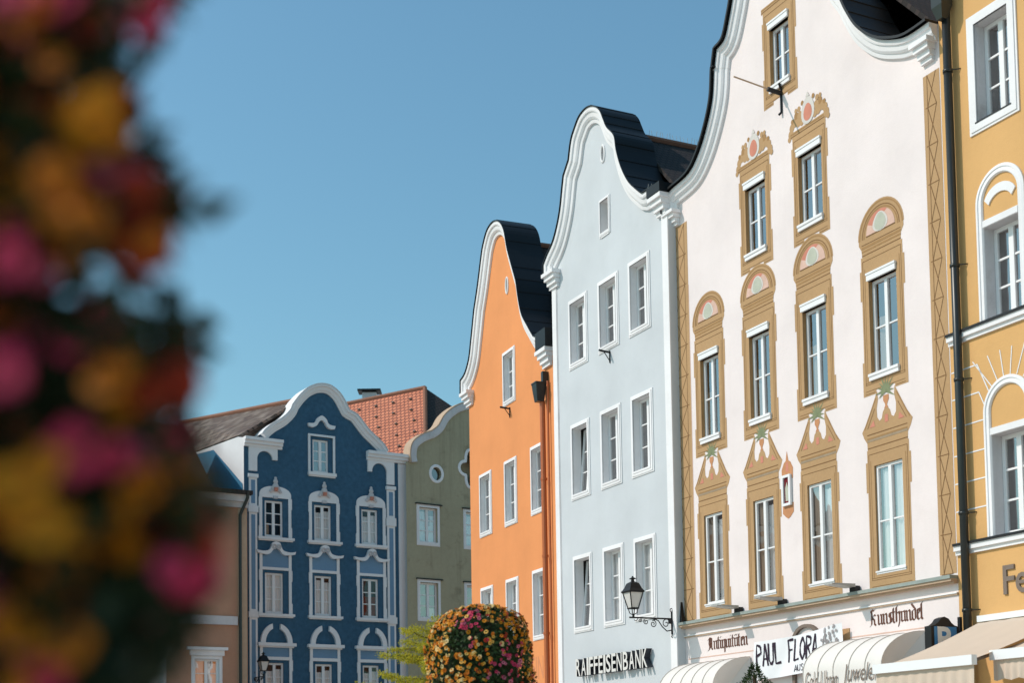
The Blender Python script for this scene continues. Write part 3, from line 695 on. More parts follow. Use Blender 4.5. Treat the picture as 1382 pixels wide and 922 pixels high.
sb = MB(); shoulder_block(sb, LX0 - .08, LX0 + .45, pathL[0][1], 1.1); sb.build('cornice_block', 'white', Lh.e); sb = MB(); shoulder_block(sb, LX1 - .46, LX1 - .02, ZLr - .30, 1.15); sb.build('cornice_block', 'white', Lh.e)
gb = MB(); gb.box(LX1 - .55, LX1 + .1, -.32, 1.0, ZLr - .29, ZLr - .04); gb.build('gutter_box', 'black_metal', Lh.e)
spikes(Lh, [Vector((LX1 - .5, -.3, ZLr - .05)), Vector((LX1 + .05, .9, ZLr))], 14, .14); spikes(Lh, [Vector((axL, 1.5, topL - .75)), Vector((axL, 5.0, topL - .75))], 30, .2)
st = MB(); st.box(LX0, LX0 + .26, -.03, 0, 0, pathL[0][1] - .48); st.box(LX1 - .30, LX1, -.03, 0, 0, ZLr - .80); st.build('corner_strip', 'white', Lh.e)
ln = MB(); ln.box(LX0 + .27, LX0 + .30, -.012, 0, 0, pathL[0][1] - .48); ln.build('corner_bead', 'old_white', Lh.e)
def hook(H, px, py):
    x, z = H.q(px, py); mb = MB(); mb.tube([(x, 0.0, z), (x, -.36, z + .03)], [.028, .035], 6); mb.tube([(x, -.02, z + .05), (x, -.02, z - .30)], .018, 6); mb.tube([(x, -.01, z - .25), (x, -.2, z)], .014, 5)
    mb.build('iron_hook', 'iron', H.e)
hook(Lh, 823.5, 476)

# ================================================================== ORANGE HOUSE
KO = 0.925
Oh = House('orange_house', 'bright orange gabled house with white cornice between the olive and pale blue houses', -0.0394 * KO, 50.0 * KO, R_(-90 + 22.31))
oc = {k: (-a * KO, -b * KO) for k, (a, b) in {'c1': (2.81, 1.56), 'c2': (.3, -.88), 'c3': (-2.12, -3.39)}.items()}
orr = {k: (a * KO + EYE, b * KO + EYE) for k, (a, b) in {'rA': (12.88, 14.92), 'rB': (8.5, 10.94), 'rC': (4.18, 6.65)}.items()}
for r in orr:
    for c in oc:
        if r == 'rA' and c != 'c2': continue
        x0, x1 = oc[c]; z0, z1 = orr[r]; s_ = .11
        cur = [(.1, .5, 0, 1, 'curtain')] if r == 'rC' else None
        window(Oh, x0 + s_, x1 - s_, z0 + s_ + .05, z1 - s_, rev=.14, fw=.07, rows=3, surround=s_, sillproj=.06, curtains=cur)
ox_, oz_ = Oh.q(684.6, 385.3); oculus(Oh, ox_, oz_, .08, .25, .05, glass='curtain')
OX0 = Oh.q(634.5, 650)[0]; OX1 = Oh.q(750, 650)[0]
op = [Oh.q(*p) for p in ((630.3, 533.3), (630.3, 514.8), (636.4, 505), (641.8, 485.6), (644.6, 461.7), (646.8, 440), (648.8, 419.5), (653.7, 387), (658.6, 347.9), (661.2, 331.6), (666.7, 312), (674.9, 300.7), (683, 300.7), (689.5, 312), (694.4, 338.1), (704.2, 374), (706.3, 383), (709.3, 404.3), (713.8, 425.5), (721.4, 440.7), (730, 456))]
pathO = smooth_path([(op[0][0], op[0][1], True), (op[1][0], op[1][1], True)] + [tuple(p) for p in op[2:6]] + [(op[6][0], op[6][1], True)] + [tuple(p) for p in op[7:15]] + [(op[15][0], op[15][1], True)] + [tuple(p) for p in op[16:]], 5)
ZOr = pathO[-1][1]; pathO += [(OX1 - .1, ZOr - .05)]
outO = pathO + [(OX1, pathO[-1][1]), (OX1, 0), (OX0, 0), (OX0, pathO[0][1])]
topO = max(p[1] for p in pathO); axO = ox_
house_body(Oh, outO, 'orange_wall', 'white', pathO[0][1] - .4, 11.0, OX0, OX1, topO - .85, axO, 1.0)
gable_trim(Oh, pathO, PROF, 1.0)
sb = MB(); shoulder_block(sb, OX0 - .12, OX0 + .42, pathO[0][1], 1.1); sb.build('cornice_block', 'white', Oh.e); sb = MB(); shoulder_block(sb, OX1 - .70, OX1 - .10, ZOr - .55, 1.2); sb.build('cornice_block', 'white', Oh.e)
gb = MB(); gb.box(OX1 - .72, OX1 + .05, -.30, 1.0, ZOr - .54, ZOr + .02); gb.build('gutter_box', 'black_metal', Oh.e)
hook(Oh, 688.5, 552)
hx, hz = Oh.q(738, 530); hb = MB()
hb.lathe([(.16, hz - .32), (.20, hz - .1), (.25, hz + .22), (.27, hz + .24), (.27, hz + .28)], 4, c=(hx, -.26), rot=math.pi / 4); hb.tube([(hx - .30, -.3, hz + .02), (hx - .1, -.27, hz - .03)], .05, 6)
hb.box(hx + .02, hx + .16, -.2, 0, hz + .28, hz + .62); ho = hb.build('rainwater_hopper', 'pipe', Oh.e)
dp = MB(); dp.tube([(hx, -.16, hz - .3), (hx, -.14, 0)], .085, 10)
for zz in (3.2, 5.6, 8.0, 10.4): dp.tube([(hx, -.15, zz), (hx, -.15, zz + .07)], .105, 10)
dp.tube([(hx + .24, -.08, hz + .3), (hx + .24, -.08, 0)], .03, 8)
dp.build('drainpipe', 'orange_pipe', Oh.e)
fl = MB(); a = Oh.q(706, 920); b = Oh.q(742.5, 906); zc = Oh.q(735, 916)[1]; text_mb(fl, 'BAECKEREI'[5:8] + 'ING', a[0], b[0], zc, .72, -.004); 
fl.build('faded_lettering', 'letter_faint', Oh.e)

# ================================================================== YELLOW HOUSE (right edge)
Yh = House('yellow_house', 'ochre yellow house with arched white windows at the right end of the row', W.ox, W.oy, W.ang)
YX0 = WR + .004; YX1 = YX0 + 13.0
def ywin(pl, pr, pb, pt, surround=.17, arch=False, **kw):
    x0 = pl; x1 = pr
    return window(Yh, x0, x1, pb, pt, rev=.24, fw=.08, cols=2, rows=3, bar=.02, **kw)
# upper square window
a = Yh.q(1303.6, 27.4); b = Yh.q(1311.8, 184.6); c = Yh.q(1378.7, 147.7); d = Yh.q(1369.7, 0)
ux0 = (a[0] + b[0]) / 2 + .20; ux1 = (c[0] + d[0]) / 2 - .20; uz0 = (b[1] + c[1]) / 2 + .20; uz1 = a[1] - .2
wu = ywin(ux0, ux1, uz0, uz1)
s_ = MB(); p = .20
for yy, pp in ((-.03, .20), (-.05, .15)):
    s_.box(ux0 - pp, ux0, yy, 0, uz0 - pp, uz1 + pp); s_.box(ux1, ux1 + pp, yy, 0, uz0 - pp, uz1 + pp); s_.box(ux0, ux1, yy, 0, uz1, uz1 + pp); s_.box(ux0, ux1, yy, 0, uz0 - pp, uz0)
s_.build('surround', 'white', wu)
s_ = MB(); s_.box(ux0 - .03, ux1 + .03, -.06, .24, uz0 - .01, uz0 + .015); s_.build('sill', 'iron', wu)
YW = (ux0 - .2, ux1 + .2)
def arched(zbot, ztop, zcrown, x0o, crescent):
    """window with a white arched surround; opening from zbot to ztop, lunette above"""
    wd = (YW[1] - YW[0]) * .97; x1o = x0o + wd; t = .17; x0 = x0o + t; x1 = x1o - t; cx = (x0 + x1) / 2
    wo = ywin(x0, x1, zbot, ztop)
    rx = (x1o - x0o) / 2; zs = zcrown - rx * 1.02; mb = MB()
    path = [(x0o, zbot)] + [(cx - rx * math.cos(R_(180 * i / 24)), zs + (zcrown - zs) * math.sin(R_(180 * i / 24))) for i in range(25)] + [(x1o, zbot)]
    mb.sweep(path, [(0, 0), (0, -.04), (.06, -.055), (.07, -.035), (.15, -.05), (t, -.02), (t, 0)])
    mb.build('surround', 'white', wo, fix=True)
    l = MB(); l.box(x0, x1, -.05, 0, ztop, ztop + .13); l.build('transom', 'white', wo)
    if crescent:
        zc = ztop + .38; o_ = arc(cx, zc, .42, 158, 22, 12, .85); i_ = arc(cx, zc - .08, .31, 158, 22, 12, .85)
        k = MB(); k.prism(o_ + i_[::-1], -.03, -.001); k.build('crescent_ornament', 'white', wo)
    return cx, rx, zs
l1 = (Yh.q(1300.5, 449.3)[1] + Yh.q(1382, 416.4)[1]) / 2
l2 = (Yh.q(1314.8, 734.9)[1] + Yh.q(1382, 717)[1]) / 2
xa = Yh.q(1322, 380)[0]; xb = Yh.q(1337, 660)[0]
crown1 = Yh.q(1355.3, 218.8)[1]; crown2 = Yh.q(1366.7, 504)[1]
t1 = Yh.q(1330, 300.5)[1]; t2 = Yh.q(1345, 579)[1]
xm_ = (YW[0] + Yh.q(1319, 300)[0] + Yh.q(1334, 577)[0]) / 3
cxa, rxa, zsa = arched(l1 + .04, t1 - .1, crown1, xm_, True)
cxb, rxb, zsb = arched(l2 + .04, t2 - .1, crown2, xm_, False)
outY = [(YX0, 0), (YX1, 0), (YX1, 24), (YX0, 24)]
mb = wall_front(Yh, outY, 'yellow_wall', 'old_white')
mb.add([(YX0, 0, 0), (YX0, 12, 0), (YX0, 12, 24), (YX0, 0, 24)], [(0, 3, 2, 1)], 0); mb.add([(YX1, 0, 0), (YX1, 12, 0), (YX1, 12, 24), (YX1, 0, 24)], [(0, 1, 2, 3)], 0)
mb.add([(YX0, 12, 0), (YX1, 12, 0), (YX1, 12, 24), (YX0, 12, 24)], [(0, 3, 2, 1)], 0); mb.add([(YX0, 0, 24), (YX1, 0, 24), (YX1, 12, 24), (YX0, 12, 24)], [(0, 1, 2, 3)], 0)
mb.build('wall', ['yellow_wall', 'old_white'], Yh.e)
for zz in (l1, l2):
    k = MB(); k.box(YX0, YX1, -.13, 0, zz - .02, zz + .03, 1); k.box(YX0, YX1, -.10, 0, zz - .12, zz - .02, 0); k.box(YX0, YX1, -.05, 0, zz - .20, zz - .12, 0); k.build('ledge', ['white', 'iron'], Yh.e)
# incised white joints of the rusticated middle storey
ru = MB(); xe = xm_ - .02
for py, bend in ((545.5, 1), (585, 1), (612, 0), (650, 0), (689, 0)): pass
zlist = [Yh.q(1300, py)[1] for py in (499, 536.5, 575, 614, 652, 690)]
for i, zz in enumerate(zlist):
    if i == 0:
        ru.box(YX0 + .02, xe - .12, -.008, 0, zz - .013, zz + .013); ru.seg((xe - .12, zz), (cxb - rxb * .78, zsb + rxb * .72), .026, -.008)
    elif i == 1:
        ru.box(YX0 + .02, xe - .10, -.008, 0, zz - .013, zz + .013); ru.seg((xe - .10, zz), (cxb - rxb * .97, zsb + rxb * .30), .026, -.008)
    else: ru.box(YX0 + .02, xe, -.008, 0, zz - .013, zz + .013)
for ang, r2 in ((128, 2.3), (113, 2.0), (98, 1.9), (83, 1.9), (68, 2.0), (52, 2.3)):
    c_, s2 = math.cos(R_(ang)), math.sin(R_(ang)); zt = min(zsb + rxb * s2 * r2, l1 - .2); k = (zt - zsb) / (rxb * s2)
    ru.seg((cxb + rxb * c_ * 1.03, zsb + rxb * s2 * 1.03), (cxb + rxb * c_ * k, zt), .022, -.008)
ru.build('wall_joints', 'white', Yh.e)
# drainpipe with hopper, running down the joint of white and yellow house
x_, z_ = Yh.q(1271, 12); pd = MB(); px_ = YX0 + .36
pd.tube([(px_, -.15, z_ - .1), (px_, -.15, 0)], .085, 12)
for py in (98, 365, 520, 700, 830):
    zz = Yh.q(1290, py)[1]; pd.tube([(px_, -.15, zz), (px_, -.15, zz + .06)], .10, 12); pd.tube([(px_ + .05, -.15, zz + .03), (px_ + .2, 0, zz + .03)], .012, 5)
po = pd.build('drainpipe', 'pipe', Yh.e, True)
hp = MB(); hp.lathe([(.10, z_ - .40), (.20, z_ - .15), (.23, z_ + .9), (.25, z_ + .95)], 4, c=(px_, -.25), rot=math.pi / 4); hp.build('hopper', 'pipe', po)
a = Yh.q(1353.5, 764); b = Yh.q(1355.3, 804); c = Yh.q(1382, 796)
fe = MB(); text_mb(fe, 'Fe', a[0] + .02, a[0] + .02 + .62, b[1], .56, -.035, 0, .034, bold=.012)
tag(fe.build('wall_lettering', 'letter_grey', Yh.e))

# ================================================================== DEEP BLUE HOUSE
B = House('deep_blue_house', 'deep blue house with white stucco window frames and a rounded white gable', -8.226, 62.0, R_(90 - 57.922))
bc = {'c0': (-.78, .57), 'c1': (-2.82, -1.97), 'c2': (-.49, .33), 'c3': (1.82, 2.64)}
brr = {'r0': (12.99 + EYE, 14.84 + EYE), 'r1': (10.08 + EYE, 11.68 + EYE), 'r2': (6.74 + EYE, 8.51 + EYE), 'r3': (2.82 + EYE, 4.59 + EYE)}
BX0 = B.q(329, 620)[0]; BX1 = B.q(548.5, 740)[0]; BXs = B.q(538, 740)[0]
axB = B.q(428, 600)[0]
def bsur(wo, x0, x1, z0, z1, kind):
    """white stucco frame of the blue house, by storey; materials 0 white 1 light panel 2 crest 3 red"""
    mb = MB(); m0, m1 = .13, .26; cx = (x0 + x1) / 2; a, b = x0 - m0, x1 + m1 - .02
    hw = (b - a) / 2; cm = (a + b) / 2
    y = -.05
    if kind == 'r0':
        for pp, yy in ((.0, -.05), (.05, -.075)):
            mb.box(x0 - .22 + pp, x0 - .13, yy, 0, z0, z1 + .22 - pp); mb.box(x1 + .20, x1 + .31 - pp, yy, 0, z0, z1 + .22 - pp); mb.box(x0 - .13, x1 + .20, yy, 0, z1 + .12, z1 + .22 - pp)
        mb.box(x0 - .24, x1 + .34, -.14, 0, z0 - .14, z0); mb.box(x0 - .20, x1 + .30, -.09, 0, z0 - .2, z0 - .14)
    else:
        w_ = .13
        mb.box(a - w_, a, y, 0, z0 - .02, z1 + .12); mb.box(b, b + w_, y, 0, z0 - .02, z1 + .12)
        mb.box(a - w_ - .03, a - w_, y - .01, 0, z0 - .02, z0 + .45); mb.box(b + w_, b + w_ + .03, y - .01, 0, z0 - .02, z0 + .45)
        mb.box(a - w_ - .03, a - w_, y - .01, 0, z1 - .35, z1 + .12); mb.box(b + w_, b + w_ + .03, y - .01, 0, z1 - .35, z1 + .12)
        mb.box(a - .22, b + .24, -.16, 0, z0 - .13, z0 - .02); mb.box(a - .17, b + .18, -.10, 0, z0 - .18, z0 - .13)
        if kind == 'r1':
            o_ = [(a - w_, z1 + .12), (a - w_, z1 + .22)] + [(cm - (hw + w_) * math.cos(R_(180 * i / 16)), z1 + .22 + .42 * math.sin(R_(180 * i / 16)) ** .8) for i in range(1, 16)] + [(b + w_, z1 + .22), (b + w_, z1 + .12)]
            mb.prism(o_ , y, 0)
            for (u, v, r) in ((0, .62, .16), (0, .84, .12), (-.13, .50, .11), (.13, .50, .11), (0, .98, .07), (-.22, .40, .08), (.22, .40, .08)):
                mb.lathe([(r * math.cos(R_(t)), 0 + r * math.sin(R_(t))) for t in (-80, -45, 0, 45, 80)], 8, 2, c=(0, 0))
                n_ = 40
                for q in range(len(mb.v) - n_, len(mb.v)):
                    vx, vy, vz = mb.v[q]; mb.v[q] = (cm + u + vx, y - .03 + vy * .5, z1 + v + vz)
            mb.prism([(cm - .07, z1 + .42), (cm + .07, z1 + .42), (cm + .09, z1 + .56), (cm - .09, z1 + .56)], y - .14, y, 3)
            mb.box(cm - .10, cm + .10, y - .06, 0, z1 + .08, z1 + .20, 2)
        elif kind == 'r2':
            mb.box(a - w_, b + w_, y - .01, 0, z1 + .12, z1 + .24); mb.box(a, b, -.015, 0, z1 + .24, z1 + .72, 1)
            mb.box(a - w_, a, y, 0, z1 + .24, z1 + .82); mb.box(b, b + w_, y, 0, z1 + .24, z1 + .82)
            top = [(-hw - .30, .96), (-hw - .02, .92), (-hw * .55, .98), (-hw * .38, 1.14), (-.17, 1.30), (0, 1.36), (.17, 1.30), (hw * .38, 1.14), (hw * .55, .98), (hw + .02, .92), (hw + .30, .96)]
            bot = [(hw + .26, .84), (hw * .75, .78), (hw * .45, .84), (hw * .25, .99), (0, 1.12), (-hw * .25, .99), (-hw * .45, .84), (-hw * .75, .78), (-hw - .26, .84)]
            t_ = smooth_path(top, 4); b_ = smooth_path(bot, 4)
            mb.prism([(cm + u, z1 + v) for u, v in t_ + b_], -.16, 0)
            mb.poly([(cm - hw, z1 + .72), (cm + hw, z1 + .72), (cm + hw * .5, z1 + .82), (cm + hw * .22, z1 + 1.0), (cm, z1 + 1.08), (cm - hw * .22, z1 + 1.0), (cm - hw * .5, z1 + .82)], -.013, 1)
            for u in (-.10, .10):
                for r in (.10, .05): mb.tube([(cm + u + r * math.cos(t), -.17, z1 + 1.13 + r * math.sin(t)) for t in [i * math.pi / 6 for i in range(13)]], .022, 5, 2)
        else:
            mb.box(a - w_, b + w_, y - .01, 0, z1 + .12, z1 + .26); mb.box(a, b, -.015, 0, z1 + .26, z1 + .66, 1)
            mb.box(a - w_, a, y, 0, z1 + .26, z1 + .66); mb.box(b, b + w_, y, 0, z1 + .26, z1 + .66)
            mb.box(a - .26, b + .28, -.20, 0, z1 + .72, z1 + .86); mb.box(a - .18, b + .20, -.11, 0, z1 + .66, z1 + .72)
            for s2 in (-1, 1):
                o_ = [(cm + s2 * (hw + .12) * math.cos(R_(t)), z1 + .86 + .86 * math.sin(R_(t))) for t in range(0, 76, 5)]; i_ = [(cm + s2 * (hw - .10) * math.cos(R_(t)), z1 + .86 + .64 * math.sin(R_(t))) for t in range(0, 71, 5)]
                mb.prism(o_ + i_[::-1], -.14, 0)
    mb.build('stucco_frame', ['white', 'panel_blue', 'crest', 'red'], wo)
for r, cols_ in (('r0', ['c0']), ('r1', ['c1', 'c2', 'c3']), ('r2', ['c1', 'c2', 'c3']), ('r3', ['c1', 'c2', 'c3'])):
    for c in cols_:
        x0, x1 = bc[c]; z0, z1 = brr[r]
        if c == 'c0': x0, x1, z0, z1 = -.55, .22, 13.13 + EYE, 14.62 + EYE
        cur = None
        if r == 'r2' and c == 'c1': cur = [(.05, .45, 0, 1, 'curtain'), (.5, .97, 0, 1, 'curtain')]
        elif r == 'r1' and c == 'c1': cur = [(.0, .3, 0, .4, 'blind')]
        elif r in ('r1', 'r3'): cur = [(.0, .46, .0, .80, 'curtain'), (.54, 1, .0, .85, 'curtain')]
        elif r == 'r2' and c == 'c3': cur = [(.03, .97, 0, .55, 'redcurt')]
        elif r == 'r2': cur = [(.02, .5, .0, .9, 'curtain'), (.55, 1, .0, .85, 'curtain')]
        wo = window(B, x0, x1, z0, z1, rev=.07, fw=.085, cols=2, rows=3, bar=.022, curtains=cur, glass='glass_clear' if r != 'r0' else 'glass')
        bsur(wo, x0, x1, z0, z1, r)
bp_ = [B.q(*p) for p in ((351.4, 586.8), (355.8, 581), (364.5, 573.8), (379, 565), (389, 555), (392, 547.8), (402, 534.7), (413.7, 524.6), (428, 519.7), (442.6, 521.7), (454.2, 530.4), (461.4, 540.5), (468.7, 555), (478.8, 560.8), (486, 569.5), (494.7, 581), (506.3, 592.6), (515, 601.3), (520.8, 610.6))]
pathB = smooth_path([tuple(p) for p in bp_[:4]] + [(bp_[4][0], bp_[4][1]), (bp_[5][0], bp_[5][1], True)] + [tuple(p) for p in bp_[6:12]] + [(bp_[12][0], bp_[12][1], True)] + [tuple(p) for p in bp_[13:]], 5)
zB = B.q(360, 592)[1]; zB2 = B.q(500, 611)[1]
ZC = (B.q(329, 590.3)[1] + B.q(379, 595.5)[1] + B.q(494, 611)[1] + B.q(540, 615)[1]) / 4
outB = [(BX0, 0), (BX0, ZC), (pathB[0][0], ZC)] + pathB + [(pathB[-1][0] + .05, ZC), (BX1, ZC), (BX1, 0)]
mb = wall_front(B, outB, 'blue_wall', 'blue_wall')
mb.holed(outB, [], .75, 0)
mb.build('wall', ['blue_wall', 'blue_wall'], B.e)
PROFB = [(0.0, 0.0), (0.0, -0.24), (0.07, -0.25), (0.12, -0.23), (0.13, -0.17), (0.20, -0.16), (0.28, -0.13), (0.285, -0.08), (0.36, -0.07), (0.365, 0.0)]
gable_trim(B, pathB, PROFB, .75, metal='white', trim='white', up=.03, front=-.26)
# scroll feet + shoulder cornices with bracket arches
sl0 = B.q(379.5, 595)[0]; sr0 = B.q(494, 611)[0]
for (xa_, xb_) in ((BX0 - .02, sl0), (sr0, BX1 + .05)):
    cb = MB(); cb.box(xa_, xb_, -.30, .7, ZC - .12, ZC + .02); cb.box(xa_, xb_, -.22, .0, ZC - .26, ZC - .12); cb.box(xa_, xb_, -.13, 0, ZC - .38, ZC - .26)
    cb.build('shoulder_cornice', 'white', B.e)
def bracket(xe0, xe1, xs0, xs1, ztop, zarch, zend, mirror):
    """white spandrel with an arched cut-out over a pilaster"""
    mb = MB()
    cxx = (xs0 + xs1) / 2; r = abs(xs1 - xs0) / 2
    arcp = [(cxx - r * math.cos(R_(180 * i / 16)), zarch - r + r * math.sin(R_(180 * i / 16))) for i in range(17)]
    left_z, right_z = (zend[0], zend[1])
    pts = [(xe0, ztop), (xe0, left_z), (xs0, left_z)] + arcp + [(xs1, right_z), (xe1, right_z), (xe1, ztop)]
    mb.prism(pts, -.10, 0); mb.build('bracket_arch', 'white', B.e)
zt_ = ZC - .38
q = lambda px, py: B.q(px, py)
bracket(q(335, 620)[0], q(373.5, 615)[0], q(346, 620)[0], q(367, 615)[0], zt_, q(356, 609.5)[1], (q(340, 636)[1], q(371, 622)[1]), False)
bracket(q(495.5, 630)[0], q(531, 640)[0], q(501, 630)[0], q(521, 640)[0], zt_, q(510, 626)[1], (q(498, 637)[1], q(526, 655)[1]), True)
# pilasters with panels
def bpil(xa_, xb_, levels):
    mb = MB(); e = .045
    for (zb_, zt2) in levels:
        mb.box(xa_, xb_, -.07, 0, zb_, zt2, 0); mb.rect(xa_ + .09, xb_ - .09, zb_ + .1, zt2 - .1, -.073, 1)
    for k in range(len(levels) - 1):
        a_, b_ = levels[k + 1][1], levels[k][0]; mb.box(xa_ - e, xb_ + e, -.12, 0, a_ + .001, b_ - .001, 0)
    t_ = levels[0][1]; mb.box(xa_ - e, xb_ + e, -.13, 0, t_ + .001, t_ + .16, 0)
    mb.build('pilaster', ['white', 'panel_blue'], B.e)
zz = lambda px, py: B.q(px, py)[1]
bpil(q(335.5, 700)[0], q(346.3, 700)[0], [(zz(340, 683), zz(340, 645)), (zz(341, 826), zz(341, 692)), (0.2, zz(341, 834))])
bpil(q(522.2, 740)[0], q(532.5, 740)[0], [(zz(527, 700), zz(527, 662)), (zz(528, 834), zz(528, 711)), (0.2, zz(528, 843))])
ps = MB(); ps.box(BXs, BX1, -.05, 0, 0, ZC - .39); ps.build('party_wall_strip', 'white', B.e)
hm = MB(); t_ = [(-.66, .0), (-.42, .02), (-.30, .10), (-.22, .26), (0, .40), (.22, .26), (.30, .10), (.42, .02), (.66, .0)]; b_ = [(.62, -.14), (.42, -.16), (.24, -.06), (.14, .10), (0, .2), (-.14, .10), (-.24, -.06), (-.42, -.16), (-.62, -.14)]
hx_, hz_ = B.q(433, 574); hm.prism([(hx_ + u, hz_ + v) for u, v in smooth_path(t_, 4) + smooth_path(b_, 4)], -.14, 0); hm.build('hood_mould', 'white', B.e)
# side wall and roof: the plan is not square, the left wall runs back to the left
A0 = B.loc(at(329, 592, 60.0)); A0 = Vector((BX0, .0, ZC - .1))
E1 = B.loc(at(264, 611, 63.0)); E0 = B.loc(at(327, 590.5, 60.45)); RG0 = B.loc(at(393, 541, 61.6)); RG1 = B.loc(at(244, 572, 67.5))
_k = E0.y / E1.y; E0 = Vector((BX0 + (E1.x - BX0) * _k, E0.y, E0.z))
sw = MB(); sw.add([(BX0, 0, 0), (BX0, 0, ZC), tuple(E0), tuple(E1), (E1.x, E1.y, 0)], [(0, 1, 2, 3, 4)], 0)
sw.build('side_wall', ['white'], B.e)
bw = MB(); P1 = B.loc(at(272, 610, 62.6)); 
# blue-painted rear half of the side wall
_dir = Vector((E1.x - BX0, E1.y, 0)).normalized(); _n = Vector((-_dir.y, _dir.x, 0))
def side_pt(px, py, off=.02):
    C0 = B.loc(CAM); d = ray(px, py); D0 = Vector((d.dot(B.ex), d.dot(B.ey), d.z)); O0 = Vector((BX0, 0, 0)) + _sg * off
    return C0 + D0 * ((O0 - C0).dot(_n) / D0.dot(_n))
_sg = _n if (B.loc(CAM) - Vector((BX0, 0, 0))).dot(_n) > 0 else -_n
bl_ = MB(); pts_ = [side_pt(*p) for p in ((262, 614), (288, 607.5), (327, 653), (330, 690), (262, 690))]; bl_.add(pts_, [(0, 1, 2, 3, 4)]); bl_.build('painted_side', 'side_blue', B.e)
slope(B.e, [E0 + Vector((0, 0, .05)), E1 + Vector((0, 0, .05)), RG1, RG0 + Vector((.35, 0, .05))], 'roof_grey', .12)
slope(B.e, [Vector((BX1 + .1, 9, ZC)), Vector((BX1 + .1, .7, ZC)), RG0 + Vector((.35, 0, .02)), RG1 + Vector((.2, .2, 0))], 'roof_grey', .12)
rt = MB(); rt.tube([RG0 + Vector((.3, 0, .06)), RG1 + Vector((0, 0, .03))], .12, 8); rt.build('ridge_tile', 'ridge', B.e)
rb = MB(); rb.add([(BX1, 0, 0), (BX1, 9, 0), (BX1, 9, ZC), (BX1, 0, ZC), (E1.x, E1.y, 0), (E1.x, E1.y, E1.z)], [(0, 1, 2, 3), (1, 4, 5, 2)]); rb.build('rear_wall', 'blue_wall', B.e)

# ================================================================== OLIVE HOUSE
KG = 1.045
G = House('olive_house', 'weathered olive green house with a wavy white gable beside the deep blue house', -3.2563 * KG, 62.0 * KG, R_(90 - 55.098))
gx = {'c1': (-1.02 * KG, .22 * KG), 'c2': (1.43 * KG, 2.75 * KG)}
gr = {'r1': (9.75 * KG + EYE, 11.58 * KG + EYE), 'r2': (6.39 * KG + EYE, 8.24 * KG + EYE)}
for r in gr:
    for c in gx:
        x0, x1 = gx[c]; z0, z1 = gr[r]; s_ = .13
        window(G, x0 + s_, x1 - s_ - .05, z0 + s_, z1 - s_, rev=.12, fw=.085, cols=2, rows=3, bar=.02, surround=s_, sillproj=.05,
               curtains=[(0, .45, 0, .9, 'curtain'), (.55, .75, .5, 1, 'redcurt'), (.6, 1, 0, .8, 'curtain')] if r == 'r1' else [(.55, 1, 0, .3, 'curtain')])
        d_ = MB(); d_.box(x0 - .06, x1 + .06, -.10, 0, z1 + .0, z1 + .05); d_.build('drip_sheet', 'black_metal', G.e)
ox_, oz_ = G.q(588.8, 639.8); oculus(G, ox_, oz_, .27, .31, .13)
# quatrefoil opening half hidden by the orange house
qx, qz = G.q(634, 633); qp = []
for i in range(48):
    t = 2 * math.pi * i / 48; r = .50 + .17 * math.cos(4 * t + math.pi * 0) ; qp.append((qx + r * math.cos(t) * .80, qz + r * math.sin(t) * 1.25))
G.holes.append((qx - .5, qx + .5, qz - .8, qz + .8, .2, qp))
mb = MB(); mb.sweep(qp[::-1], [(0, .02), (0, -.03), (-.07, -.045), (-.14, -.03), (-.14, 0)], closed=True); qo = mb.build('quatrefoil_opening', 'white', G.e, fix=True)
k = MB(); room(k, qx - .5, qx + .5, qz - .7, qz + .7, .3, .5); k.build('interior', 'dark_in', qo)
gp = [G.q(*p) for p in ((554, 624.5), (552.6, 612.9), (555.5, 598.4), (567, 588.3), (581.5, 582.5), (590.2, 575.3), (598.9, 560.8), (613.4, 549.2), (630.7, 543.4))]
GX0 = G.q(549, 740)[0]
axG = gp[-1][0] + 1.3
half = [(gp[0][0], gp[0][1], True)] + [tuple(p) for p in gp[1:4]] + [(gp[4][0], gp[4][1], True)] + [tuple(p) for p in gp[5:]] + [(axG, gp[-1][1] + .25)]
ph = smooth_path(half, 5); pathG = ph + [(2 * axG - x, z) for x, z in ph][::-1][1:]
GX1 = 2 * axG - GX0
outG = [(GX0, 0), (GX0, gp[0][1])] + pathG + [(GX1, gp[0][1]), (GX1, 0)]
mb = wall_front(G, outG, 'olive_wall', 'olive_wall'); mb.holed(outG, [], .5, 0)
mb.add([(GX1, 0, 0), (GX1, 9, 0), (GX1, 9, 12), (GX1, 0, 12)], [(0, 1, 2, 3)], 0); mb.add([(GX0, 9, 0), (GX1, 9, 0), (GX1, 9, 12), (GX0, 9, 12)], [(0, 3, 2, 1)], 0); mb.build('wall', ['olive_wall', 'olive_wall'], G.e)
c = MB(); c.sweep(pathG, [(0, 0), (0, -.12), (.10, -.13), (.26, -.12), (.33, -.09), (.335, 0)]); c.build('gable_cornice', 'old_white', G.e, fix=True)
k = MB(); k.sweep(pathG, [(0, -.14), (-.05, -.14), (-.05, .5), (0, .5)]); k.build('gable_coping', 'tan', G.e, fix=True)

